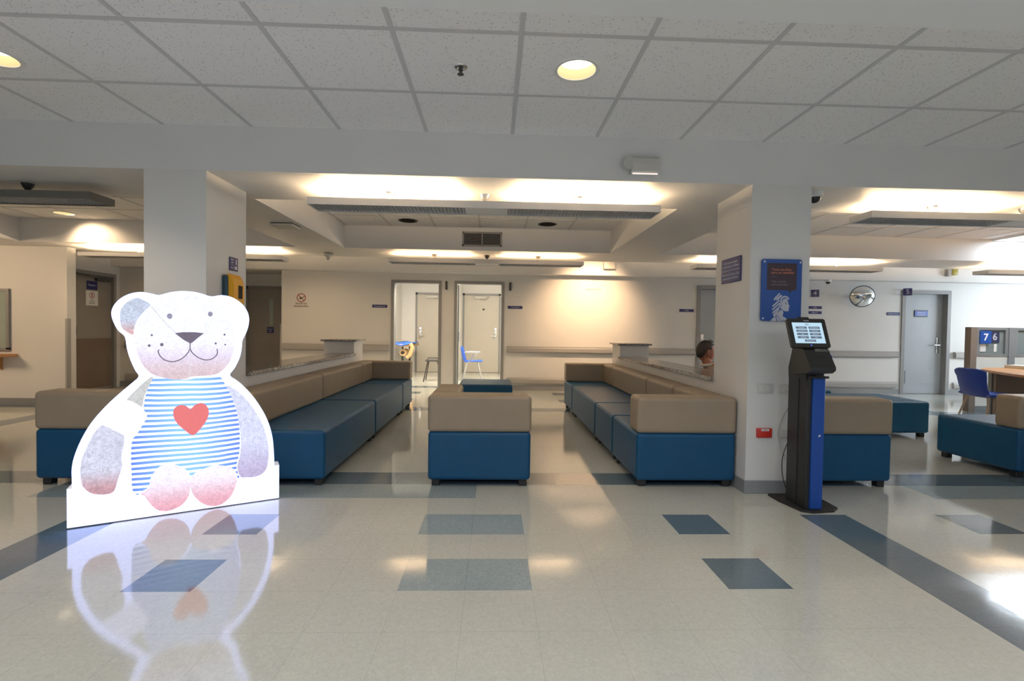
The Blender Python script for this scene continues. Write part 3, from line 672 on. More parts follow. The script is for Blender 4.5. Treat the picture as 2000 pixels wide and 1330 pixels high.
# ------------------------------------------------------------ column signs and fittings
def column_fittings():
    y = 3.545
    t = thing('poster_sign', 'large blue sign with speech panel and white woman profile on the right column', 'sign', (2.097, y, 1.50))
    x0, x1, z0, z1 = 1.945, 2.247, 1.277, 1.729
    def rr(x0, x1, z0, z1, r, n=6):
        p = []
        for cx, cz, a0 in ((x1-r, z1-r, 0), (x0+r, z1-r, 90), (x0+r, z0+r, 180), (x1-r, z0+r, 270)):
            p += [(cx+r*cos(math.radians(a0+90*k/n)), cz+r*sin(math.radians(a0+90*k/n))) for k in range(n+1)]
        return p
    fn = lambda a, z, tt: (a, y-tt, z)
    b = MB(); b.prism(rr(x0, x1, z0, z1, .018), fn, .012, .018); b.build('board', M['sblue'], t)
    W_, H_ = x1-x0, z1-z0; P = lambda u, v: (x0+(u-100)/770*W_, z1-(v-62)/1190*H_)     # marks read in sign coordinates
    b = MB(); b.prism([P(205, 140), P(770, 140), P(770, 655), P(680, 658), P(648, 715), P(610, 655), P(205, 655)], fn, .018, .019); b.build('speech_panel', M['panelbrown'], t)
    text('Tome una ficha', .024, (*[P(285, 262)[0]], y-.0192, P(285, 262)[1]), RY, M['orange'], t, align='LEFT', bold=.0004)
    text('para ser atendido', .024, (P(285, 320)[0], y-.0192, P(285, 320)[1]), RY, M['orange'], t, align='LEFT', bold=.0004)
    text('Take a ticket', .021, (P(285, 492)[0], y-.0192, P(285, 492)[1]), RY, M['textg'], t, align='LEFT')
    text('to be attended', .021, (P(285, 548)[0], y-.0192, P(285, 548)[1]), RY, M['textg'], t, align='LEFT')
    b = MB(); a = P(285, 405); c = P(390, 405); b.box(a[0], c[0], y-.0195, y-.019, a[1]-.001, a[1]+.001); b.build('dash', M['textg'], t)
    b = MB()
    def band(p, q, w, k=0):
        (ax, az), (bx, bz) = P(*p), P(*q); dx, dz = bx-ax, bz-az; L = sqrt(dx*dx+dz*dz); nx, nz = -dz/L*w/2, dx/L*w/2
        b.prism([(ax+nx, az+nz), (bx+nx, bz+nz), (bx-nx, bz-nz), (ax-nx, az-nz)], fn, .018, .0195)
    def curve_band(pts, w):
        pts = catmull(pts, 5, False); q = [P(*p) for p in pts]; l = []; r = []
        for i, (xx, zz) in enumerate(q):
            p0, p1 = q[max(0, i-1)], q[min(len(q)-1, i+1)]; dx, dz = p1[0]-p0[0], p1[1]-p0[1]; L = sqrt(dx*dx+dz*dz) or 1
            l.append((xx-dz/L*w/2, zz+dx/L*w/2)); r.append((xx+dz/L*w/2, zz-dx/L*w/2))
        for i in range(len(q)-1): b.prism([l[i], l[i+1], r[i+1], r[i]], fn, .018, .0195)
    curve_band([(355, 855), (365, 820), (395, 785), (455, 720)], .010)
    b.prism([P(385, 850), P(390, 815), P(480, 742), P(505, 765), P(430, 840), P(400, 855)], fn, .018, .0195)
    for p, q in (((325, 970), (455, 850)), ((320, 1035), (460, 905)), ((325, 1095), (470, 965)), ((340, 1140), (450, 1020)), ((355, 1165), (440, 1080))): band(p, q, .0105)
    curve_band([(460, 965), (485, 900), (485, 840), (515, 795), (555, 780), (600, 795), (628, 835)], .012)
    b.prism([P(*p) for p in ((505, 900), (515, 845), (550, 815), (590, 820), (612, 870), (625, 925), (650, 965), (632, 985), (632, 1050), (615, 1062), (560, 1060), (520, 1040), (470, 1000), (495, 960))], fn, .018, .0195)
    b.prism([P(*p) for p in ((455, 1060), (480, 1030), (535, 1070), (520, 1150), (545, 1252), (500, 1240), (410, 1130))], fn, .018, .0195)
    b.prism([P(*p) for p in ((285, 1252), (330, 1200), (380, 1160), (390, 1200), (415, 1252))], fn, .018, .0195)
    b.prism([P(*p) for p in ((400, 1140), (500, 1250), (440, 1252), (405, 1210))], fn, .018, .0195)
    b.prism([P(*p) for p in ((525, 1160), (590, 1195), (600, 1252), (570, 1252), (530, 1200))], fn, .018, .0195)
    b.build('woman_profile', M['pale'], t)
    b = MB()
    (ex, ez) = P(580, 915); b.prism([(ex-.009, ez), (ex, ez+.003), (ex+.006, ez+.001), (ex+.004, ez-.003), (ex-.002, ez-.003)], fn, .0195, .0200)
    (ex, ez) = P(565, 890); b.prism([(ex-.01, ez-.006), (ex+.002, ez+.002), (ex+.009, ez+.003), (ex+.002, ez-.001)], fn, .0195, .0200)
    b.build('eye_lines', M['navy'], t)
    for u, v in ((155, 110), (838, 118), (148, 1203), (838, 1203)):
        b = MB(); px, pz = P(u, v); b.lathe([(0, .02), (.006, .02), (.008, .017), (.008, .0)], (px, y, pz), 16, mat=Matrix.Rotation(pi/2, 4, 'X')); b.build('standoff', M['white'], t)
    # side sign on the right column's inner face
    X = 1.87; t = MB(); t.box(X-.010, X, 3.67, 3.985, 1.583, 1.778, .004, 1); s = t.build('rules_sign', M['navy']); tag(s, 'navy sign with two blocks of lettering on the inner face of the right column', 'sign')
    for k, (l, z) in enumerate((('Favor no guardar espacios', 1.742), ('ni subir los pies en los sillones', 1.712), ('Please do not sit down, or place', 1.648), ('food and shoes on the chairs', 1.618))):
        text(l, .021, (X-.0105, 3.828, z), RXL, M['textw'], s, bold=.0003)
    b = MB(); b.box(X-.0112, X-.010, 3.69, 3.965, 1.678, 1.682); b.build('divider', M['textw'], s)
    # exit-help sign and yellow dispenser on the left column's inner face
    X = -2.033; t = MB(); t.box(X, X+.008, 3.842, 3.962, 1.61, 1.712, .002, 1); s = t.build('instruction_sign', M['navy']); tag(s, 'small navy sign with a white figure on the left column above the yellow box', 'sign')
    for k, l in enumerate(('Llame', 'aquí', 'si', 'necesita')): text(l, .017, (X+.0085, 3.875, 1.695-k*.021), RXR, M['textw'], s)
    b = MB(); b.box(X+.008, X+.009, 3.928, 3.942, 1.66, 1.70); b.box(X+.008, X+.009, 3.912, 3.945, 1.622, 1.645, 0); b.build('figure', M['textw'], s)
    t = thing('phone_box', 'yellow and dark teal plastic box on the left column behind the bear sign', 'dispenser', (X, 3.95, 1.44))
    b = MB(); b.box(X, X+.045, 3.74, 3.91, 1.30, 1.565, .015, 3); b.build('back_shell', M['teal'], t)
    b = MB(); pr = [(.03, 1.30), (.06, 1.305), (.088, 1.36), (.088, 1.48), (.075, 1.54), (.052, 1.572), (.03, 1.572)]
    b.prism(pr, lambda a, z, tt: (X+a, tt, z), 3.752, 3.90); b.build('cover', M['yellow'], t)
    b = MB(); b.box(X+.075, X+.091, 3.81, 3.87, 1.39, 1.49, .003, 1); b.build('window', M['dark'], t)
column_fittings()
def outlets():
    y = 3.545
    def outlet(x0, x1, z0, z1, label, red=False):
        t = thing('wall_outlet', label, 'electrical outlet', ((x0+x1)/2, y, (z0+z1)/2))
        b = MB(); b.box(x0, x1, y-.008, y, z0, z1, .003, 2); b.build('plate', M['offwhite'], t)
        cx = (x0+x1)/2
        for dx in (-.019, .019):
            b = MB(); b.lathe([(0, .0095), (.014, .009), (.015, .006)], (cx+dx, y, (z0+z1)/2), 20, mat=Matrix.Rotation(pi/2, 4, 'X')); b.build('socket', M['white'], t)
            b = MB(); zc = (z0+z1)/2
            for sx, sz in ((dx-.006, .004), (dx+.006, .004), (dx, -.007)): b.box(cx+sx-.0016, cx+sx+.0016, y-.0102, y-.009, zc+sz-.0035, zc+sz+.0035)
            b.build('slots', M['dark'], t)
    outlet(1.940, 2.062, .743, .812, 'white wall outlet on the right column, left of the upper pair')
    outlet(2.102, 2.225, .743, .812, 'white wall outlet partly behind the kiosk, upper right on the column')
    outlet(2.112, 2.225, .408, .475, 'white wall outlet low on the column partly behind the kiosk')
    t = thing('red_box', 'red box with a white tag low on the right column', 'call box', (2.0, y, .45))
    b = MB(); b.box(1.944, 2.054, y-.022, y, .418, .486, .003, 2); b.build('case', M['red'], t)
    b = MB(); b.box(1.972, 2.03, y-.0232, y-.022, .468, .483); b.build('tag', M['paper'], t)
    text('SALIDA', .010, (2.001, y-.0236, .4755), RY, M['black'], t)
outlets()

# ------------------------------------------------------------ sofas
ZS, ZT, TB = .417, .69, .22
def sofa(name, x0, x1, y0, y1, backs, label, cat='sofa', group=None, ztop=ZT):
    cx, cy = (x0+x1)/2, (y0+y1)/2; g = .004
    t = thing(name, label, cat, (cx, cy, 0), group)
    b = MB(); b.box(x0+g, x1-g, y0+g, y1-g, .05, ZS, .03, 5); b.build('seat_block', M['blue'], t)
    e = g; A = dict(front=(x0+e, x1-e, y0+e, y0+TB), rear=(x0+e, x1-e, y1-TB, y1-e), left=(x0+e, x0+TB, y0+e, y1-e), right=(x1-TB, x1-e, y0+e, y1-e))
    for k, s in enumerate(backs):
        X0_, X1_, Y0_, Y1_ = A[s]
        if k and s in ('left', 'right'):
            if backs[0] == 'front': Y0_ = y0+TB
            else: Y1_ = y1-TB
        b = MB(); ov = .004
        b.box(X0_-ov if X0_ == x0+e else X0_, X1_+ov if X1_ == x1-e else X1_, Y0_-(ov if Y0_ == y0+e else 0), Y1_+(ov if Y1_ == y1-e else 0), ZS-.004, ztop, .032, 5)
        b.build('backrest' if s in ('left', 'right') else 'armrest', M['tan'], t)
    for lx in (x0+.06, x1-.06):
        for ly in (y0+.07, y1-.07):
            b = MB(); b.box(lx-.03, lx+.03, ly-.03, ly+.03, 0, .056, .004, 1); b.build('leg', M['blackm'], t)
    return t
SL = (-2.015, -1.24); SR = (1.09, 1.862); SM = (-.487, .291)
sofa('double_sofa', *SL, 3.66, 5.24, ['left'], 'blue double seat with tan back nearest the camera in the left row, beside the bear')
sofa('double_sofa', *SL, 5.24, 6.80, ['left'], 'blue double seat with tan back second in the left row')
sofa('corner_sofa', *SL, 6.80, 7.57, ['rear', 'left'], 'corner seat with tan back and arm at the far end of the left row')
sofa('corner_sofa', *SM, 3.66, 4.43, ['front', 'left'], 'corner seat of the middle island, tan arm panel facing the camera')
sofa('bench', *SM, 4.43, 6.02, [], 'long backless blue bench behind the middle corner seat', 'bench')
sofa('ottoman', -.49, .27, 6.80, 7.60, [], 'square backless blue ottoman before the open doorways', 'ottoman')
sofa('corner_sofa', *SR, 3.66, 4.44, ['front', 'right'], 'corner seat with tan arm facing the camera against the right column')
sofa('single_sofa', *SR, 4.44, 5.22, ['right'], 'single blue seat with tan back second in the right row')
sofa('double_sofa', *SR, 5.22, 6.78, ['right'], 'double blue seat with tan back third in the right row')
sofa('corner_sofa', *SR, 6.78, 7.55, ['rear', 'right'], 'corner seat with tan back and arm at the far end of the right row')
sofa('corner_sofa', 2.323, 3.092, 3.66, 4.44, ['front', 'left'], 'corner seat with tan arm right behind the kiosk')
sofa('double_sofa', 2.323, 3.092, 4.44, 6.0, ['left'], 'double seat against the right low wall under the seated person')
sofa('corner_sofa', -3.325, -2.555, 3.66, 4.44, ['front', 'right'], 'corner seat with tan arm at far left behind the bear sign')
sofa('double_sofa', -3.325, -2.555, 4.44, 6.0, ['right'], 'double seat with tan back hidden behind the far left corner seat')
sofa('bench', 3.52, 5.08, 5.50, 6.27, [], 'long backless blue bench in the right waiting area', 'bench')
sofa('ottoman', 3.86, 4.63, 6.52, 7.30, [], 'square blue ottoman behind the long bench in the right waiting area', 'ottoman')
sofa('corner_sofa', 4.39, 5.17, 3.92, 4.70, ['front'], 'corner seat with light tan arm at the right picture edge')

# ------------------------------------------------------------ kiosk
def kiosk():
    X = 2.095; y0, y1 = 3.185, 3.40; t = thing('ticket_kiosk', 'black and blue touch-screen ticket kiosk in front of the right column', 'kiosk', (2.15, 3.3, 0))
    b = MB(); pr = [(2.02, 3.50), (2.02, 3.37), (2.06, 3.17), (2.12, 3.14), (2.28, 3.165), (2.34, 3.215), (2.345, 3.42), (2.30, 3.51)]
    b.prism(pr, lambda a, c, z: (a, c, z), 0, .014); b.build('base_plate', M['blackm'], t)
    b = MB(); b.box(X, X+.115, y0+.01, y1, .014, .90, .003, 1)
    b.box(X-.004, X, y0+.10, y1, .014, .92)
    pr = [(y1, .88), (y1+.005, .95), (y1-.03, 1.06), (y1-.09, 1.10), (y0+.02, 1.10), (y0+.02, .88)]
    b.prism(pr, lambda a, z, tt: (tt, a, z), X-.006, X+.118)
    b.build('body', M['kiosk'], t)
    b = MB(); b.box(X+.030, X+.113, y0-.003, y0+.012, .016, .90, .002, 1); b.build('front_panel', M['kblue'], t)
    b = MB(); b.box(X+.075, X+.082, y0-.0045, y0-.003, .50, .512); b.box(X+.083, X+.088, y0-.0045, y0-.003, .505, .516); b.build('sticker', M['white'], t)
    # printer housing, tilted block
    b = MB(); pr = [(y0+.04, .915), (y0-.12, .935), (y0-.150, .955), (y0-.150, .975), (y0-.075, 1.085), (y0+.02, 1.105), (y0+.05, 1.08)]
    b.prism(pr, lambda a, z, tt: (tt, a, z), 2.005, 2.172); b.build('printer_housing', M['kiosk'], t)
    b = MB(); b.box(2.06, 2.13, y0-.105, y0-.095, 1.035, 1.045); b.build('ticket_slot', M['dark'], t)
    b = MB(); b.box(2.075, 2.165, y0-.085, y0-.04, 1.070, 1.092, .004, 2); b.build('paper_guide', mat('smoky_plastic', (.10, .095, .08), .25), t)
    b = MB(); b.box(2.170, 2.179, y0-.105, y0-.05, .985, 1.05, .003, 1); b.build('connector', M['bluemid'], t)
    b = MB(); b.box(X-.0, X+.118, y0-.03, y0+.05, .893, .908); b.build('lower_lip', M['black'], t)
    # tablet
    th = math.radians(21.6); up = Vector((0, sin(th), cos(th))); nn = Vector((0, -cos(th), sin(th))); c = Vector((2.056, 3.14, 1.193)); R = Matrix(((1, 0, 0, c.x), (0, up.y, nn.y, c.y), (0, up.z, nn.z, c.z), (0, 0, 0, 1)))
    w, h = .128, .101; r = .013
    p = []
    for cx, cz, a0 in ((w-r, h-r, 0), (-w+r, h-r, 90), (-w+r, -h+r, 180), (w-r, -h+r, 270)): p += [(cx+r*cos(math.radians(a0+15*k)), cz+r*sin(math.radians(a0+15*k))) for k in range(7)]
    b = MB(); b.prism(p, lambda a, q, tt: R @ Vector((a, q, tt)), -.022, 0); tb = b.build('tablet', M['kiosk'], t)
    b = MB(); b.box(-.100, .100, -.072, .072, 0, .001, mat=R); b.build('screen', M['screen'], tb)
    RT = R @ Matrix.Translation((0, 0, .0012))
    for i in range(4):
        for s_ in (-1, 1):
            cx_ = s_*.043; cz_ = .036-i*.0225; b = MB(); b.box(cx_-.037, cx_+.037, cz_-.0078, cz_+.0078, .001, .0018, mat=R); b.build('screen_button', M['btn'], tb)
            text(('Consulta', 'Emergencia', 'Laboratorio', 'Farmacia', 'Caja', 'Rayos X', 'Control', 'Citas')[i*2+(s_ > 0)], .011, (0, 0, 0), R @ Matrix.Translation((cx_, cz_, .0019)), M['btnt'], tb)
    b = MB(); b.box(-.037, .037, -.062, -.047, .001, .0018, mat=R); b.build('screen_button', M['btn'], tb)
    text('Información', .011, (0, 0, 0), R @ Matrix.Translation((0, -.0545, .0019)), M['btnt'], tb)
    text('Elija:', .015, (0, 0, 0), R @ Matrix.Translation((0, .059, .0013)), M['btn'], tb)
    text('QLINA', .012, (0, 0, 0), R @ Matrix.Translation((0, .086, .0005)), M['textw'], tb)
    b = MB(); b.box(-.004, .004, -.090, -.082, 0, .001, mat=R); b.build('indicator', mat('blue_indicator', (.1, .1, .1), .3, emit=(.05, .15, .9), es=1), tb)
    b = MB(); b.box(-.05, .03, h-.004, h+.016, -.03, -.004, .008, 2, mat=R); b.build('top_module', M['kiosk'], t)
    b = MB(); b.box(-.06, .08, -.08, .03, -.08, -.022, mat=R); b.build('neck', M['kiosk'], t)
kiosk()
def cables():
    b = MB(); b.tube(catmull([(2.205, 3.535, .78), (2.19, 3.50, .765), (2.165, 3.47, .70), (2.12, 3.50, .58), (2.10, 3.52, .45), (2.11, 3.50, .35), (2.11, 3.44, .28)], 5, False), .003, 6); tag(b.build('power_cable', M['rail']), 'thin grey cable from the wall outlet down behind the kiosk', 'cable')
    b = MB(); b.tube(catmull([(2.20, 3.535, .44), (2.16, 3.50, .40), (2.10, 3.46, .30), (2.09, 3.45, .20), (2.10, 3.44, .12), (2.12, 3.43, .06), (2.15, 3.43, .022)], 5, False), .0032, 6); tag(b.build('power_cable', M['black']), 'thin black cable bulging out beside the kiosk foot', 'cable')
cables()

# ------------------------------------------------------------ bear light sign
BEAR = {
 'base': [(-0.001,0.23),(-0.002,-0.005),(1.109,-0.003),(1.108,0.235)],
 'outline': [(0.024,0.348),(0.035,0.417),(0.066,0.512),(0.112,0.607),(0.176,0.697),(0.241,0.77),(0.298,0.828),(0.334,0.869),(0.318,0.906),(0.294,0.972),(0.278,1.039),(0.268,1.11),(0.237,1.146),(0.214,1.199),(0.205,1.246),(0.214,1.288),(0.238,1.326),(0.271,1.355),(0.309,1.373),(0.353,1.38),(0.397,1.373),(0.436,1.366),(0.487,1.384),(0.538,1.395),(0.601,1.396),(0.654,1.386),(0.709,1.37),(0.764,1.381),(0.82,1.371),(0.872,1.338),(0.906,1.293),(0.922,1.24),(0.918,1.181),(0.901,1.127),(0.884,1.088),(0.88,1.035),(0.867,0.969),(0.838,0.904),(0.813,0.858),(0.867,0.81),(0.937,0.727),(0.997,0.629),(1.04,0.531),(1.064,0.433),(1.073,0.336)],
 'outbot': [(1.077,0.226),(0.024,0.221)],
 'earL': [(0.397,1.3),(0.338,1.343),(0.299,1.333),(0.266,1.301),(0.247,1.259),(0.247,1.206),(0.252,1.17),(0.275,1.14),(0.309,1.123),(0.323,1.171),(0.338,1.214),(0.367,1.263)],
 'earR': [(0.709,1.354),(0.764,1.362),(0.82,1.351),(0.866,1.318),(0.895,1.266),(0.898,1.207),(0.883,1.16),(0.849,1.14),(0.826,1.244),(0.775,1.314)],
 'head': [(0.387,1.294),(0.426,1.326),(0.497,1.36),(0.58,1.374),(0.665,1.368),(0.742,1.339),(0.798,1.289),(0.832,1.218),(0.849,1.14),(0.838,1.048),(0.815,0.957),(0.776,0.899),(0.731,0.868),(0.666,0.861),(0.601,0.859),(0.58,0.847),(0.517,0.843),(0.456,0.858),(0.396,0.885),(0.347,0.953),(0.323,1.038),(0.31,1.123),(0.318,1.183),(0.343,1.238)],
 'nose': [(0.515,1.133),(0.559,1.14),(0.622,1.14),(0.669,1.134),(0.638,1.106),(0.606,1.074),(0.596,1.068),(0.559,1.093)],
 'mouth': [(0.436,1.031),(0.431,1.019),(0.441,0.991),(0.466,0.966),(0.507,0.956),(0.549,0.972),(0.58,1.005),(0.595,1.037),(0.606,1.011),(0.639,0.979),(0.682,0.963),(0.72,0.974),(0.742,1.003),(0.74,1.033)],
 'philtrum': [(0.595,1.074),(0.595,1.034)],
 'seamA': [(0.397,1.294),(0.456,1.21),(0.518,1.137)],
 'seamB': [(0.595,1.034),(0.598,0.948),(0.591,0.86)],
 'shirt': [(0.411,0.87),(0.497,0.85),(0.58,0.841),(0.666,0.857),(0.748,0.861),(0.787,0.8),(0.827,0.707),(0.856,0.599),(0.87,0.478),(0.868,0.346),(0.851,0.255),(0.866,0.173),(0.765,0.272),(0.699,0.274),(0.644,0.249),(0.601,0.222),(0.58,0.264),(0.517,0.31),(0.456,0.317),(0.415,0.285),(0.395,0.238),(0.385,0.19),(0.346,0.166),(0.326,0.148),(0.302,0.185),(0.299,0.264),(0.296,0.386),(0.302,0.482),(0.337,0.577),(0.356,0.673),(0.366,0.745),(0.386,0.818)],
 'armU': [(0.406,0.866),(0.386,0.812),(0.361,0.746),(0.351,0.685),(0.317,0.709),(0.274,0.726),(0.327,0.796),(0.376,0.849)],
 'cuff': [(0.274,0.729),(0.317,0.709),(0.347,0.68),(0.374,0.635),(0.366,0.599),(0.341,0.552),(0.327,0.523),(0.303,0.498),(0.259,0.523),(0.203,0.564),(0.162,0.597),(0.194,0.648),(0.232,0.693)],
 'armL': [(0.162,0.589),(0.203,0.562),(0.258,0.526),(0.264,0.474),(0.25,0.391),(0.254,0.331),(0.235,0.261),(0.216,0.191),(0.183,0.175),(0.128,0.184),(0.092,0.21),(0.066,0.261),(0.064,0.378),(0.089,0.457),(0.12,0.536)],
 'armR': [(0.793,0.794),(0.855,0.758),(0.914,0.688),(0.973,0.59),(1.015,0.492),(1.04,0.367),(1.04,0.271),(1.022,0.205),(0.974,0.174),(0.915,0.175),(0.874,0.185),(0.856,0.254),(0.874,0.345),(0.873,0.478),(0.85,0.613),(0.827,0.707)],
 'footL': [(0.456,0.315),(0.517,0.31),(0.559,0.273),(0.591,0.224),(0.596,0.146),(0.58,0.085),(0.538,0.041),(0.476,0.024),(0.425,0.041),(0.385,0.092),(0.365,0.132),(0.341,0.15),(0.365,0.169),(0.385,0.203),(0.395,0.251),(0.42,0.291)],
 'footR': [(0.71,0.273),(0.777,0.271),(0.833,0.243),(0.857,0.187),(0.845,0.122),(0.817,0.06),(0.766,0.018),(0.71,0.016),(0.655,0.047),(0.612,0.105),(0.596,0.172),(0.607,0.228),(0.644,0.255)],
 'heart': [(0.598,0.654),(0.623,0.68),(0.66,0.688),(0.687,0.663),(0.696,0.624),(0.685,0.579),(0.655,0.53),(0.612,0.486),(0.57,0.519),(0.528,0.567),(0.509,0.612),(0.509,0.656),(0.533,0.68),(0.564,0.68),(0.585,0.664)],
 'eyeL': [(0.489,1.238)],
 'eyeR': [(0.703,1.257)],
 'dots': [(0.399,1.12),(0.386,1.056),(0.449,1.062),(0.782,1.126),(0.733,1.069),(0.786,1.061)],
 'foldA': [(0.601,0.834),(0.607,0.732)],
}

BO = Vector((-2.44014, 2.8888, 0)); BU = Vector((.88363, .46818, 0)); BN = Vector((.46818, -.88363, 0))
def bfn(a, z, tt): return BO+BU*a+BN*tt+Vector((0, 0, z))
def print_mat(name, top, bot=None, z0=0, z1=1, es=.92, fur=0, stripes=False):
    m = bpy.data.materials.new(name); m.use_nodes = True; nt = m.node_tree; N = nt.nodes; L = nt.links; b = N['Principled BSDF']
    b.inputs['Base Color'].default_value = (.1, .1, .1, 1); b.inputs['Roughness'].default_value = .3; b.inputs['Emission Strength'].default_value = es
    tc = N.new('ShaderNodeTexCoord'); sp = N.new('ShaderNodeSeparateXYZ'); L.new(tc.outputs['Object'], sp.inputs[0])
    bot = bot or top
    mr = N.new('ShaderNodeMapRange'); mr.interpolation_type = 'SMOOTHSTEP'; mr.inputs['From Min'].default_value = z0; mr.inputs['From Max'].default_value = z1; L.new(sp.outputs[2], mr.inputs[0])
    x = N.new('ShaderNodeMix'); x.data_type = 'RGBA'; x.inputs[6].default_value = (*bot, 1); x.inputs[7].default_value = (*top, 1); L.new(mr.outputs[0], x.inputs[0]); out = x.outputs[2]
    if fur:
        n = N.new('ShaderNodeTexNoise'); n.inputs['Scale'].default_value = 50; n.inputs['Detail'].default_value = 6; n.inputs['Roughness'].default_value = .7; n.inputs['Distortion'].default_value = 1.5; L.new(tc.outputs['Object'], n.inputs['Vector'])
        r = N.new('ShaderNodeMapRange'); r.inputs['From Min'].default_value = .34; r.inputs['From Max'].default_value = .66; r.inputs['To Min'].default_value = 1-fur; r.inputs['To Max'].default_value = 1+fur; L.new(n.outputs[0], r.inputs[0])
        y = N.new('ShaderNodeMix'); y.data_type = 'RGBA'; y.blend_type = 'MULTIPLY'; y.inputs[0].default_value = 1; L.new(out, y.inputs[6]); L.new(r.outputs[0], y.inputs[7]); out = y.outputs[2]
    if stripes:
        n = N.new('ShaderNodeTexNoise'); n.inputs['Scale'].default_value = 3; L.new(tc.outputs['Object'], n.inputs['Vector'])
        # stripe height sags towards the sides of the belly
        su = N.new('ShaderNodeVectorMath'); su.operation = 'DOT_PRODUCT'; su.inputs[1].default_value = BU; L.new(tc.outputs['Object'], su.inputs[0])
        a = N.new('ShaderNodeMath'); a.operation = 'SUBTRACT'; a.inputs[1].default_value = BO.dot(BU)+.58; L.new(su.outputs['Value'], a.inputs[0])
        q = N.new('ShaderNodeMath'); q.operation = 'MULTIPLY'; L.new(a.outputs[0], q.inputs[0]); L.new(a.outputs[0], q.inputs[1])
        q2 = N.new('ShaderNodeMath'); q2.operation = 'MULTIPLY_ADD'; q2.inputs[1].default_value = -.10; L.new(q.outputs[0], q2.inputs[0]); L.new(sp.outputs[2], q2.inputs[2])
        q3 = N.new('ShaderNodeMath'); q3.operation = 'MULTIPLY_ADD'; q3.inputs[1].default_value = .025; L.new(n.outputs[0], q3.inputs[0]); L.new(q2.outputs[0], q3.inputs[2])
        pg = N.new('ShaderNodeMath'); pg.operation = 'PINGPONG'; pg.inputs[1].default_value = .0158; L.new(q3.outputs[0], pg.inputs[0])
        rr = N.new('ShaderNodeMapRange'); rr.inputs['From Min'].default_value = .0072; rr.inputs['From Max'].default_value = .0090; L.new(pg.outputs[0], rr.inputs[0])
        ab = N.new('ShaderNodeMath'); ab.operation = 'ABSOLUTE'; L.new(a.outputs[0], ab.inputs[0])
        c2 = N.new('ShaderNodeMapRange'); c2.inputs['From Min'].default_value = .05; c2.inputs['From Max'].default_value = .28; L.new(ab.outputs[0], c2.inputs[0])
        bl = N.new('ShaderNodeMix'); bl.data_type = 'RGBA'; bl.inputs[6].default_value = (.22, .50, .90, 1); bl.inputs[7].default_value = (.09, .20, .80, 1); L.new(c2.outputs[0], bl.inputs[0])
        y = N.new('ShaderNodeMix'); y.data_type = 'RGBA'; L.new(rr.outputs[0], y.inputs[0]); L.new(bl.outputs[2], y.inputs[6]); L.new(out, y.inputs[7]); out = y.outputs[2]
    L.new(out, b.inputs['Emission Color'])
    return m
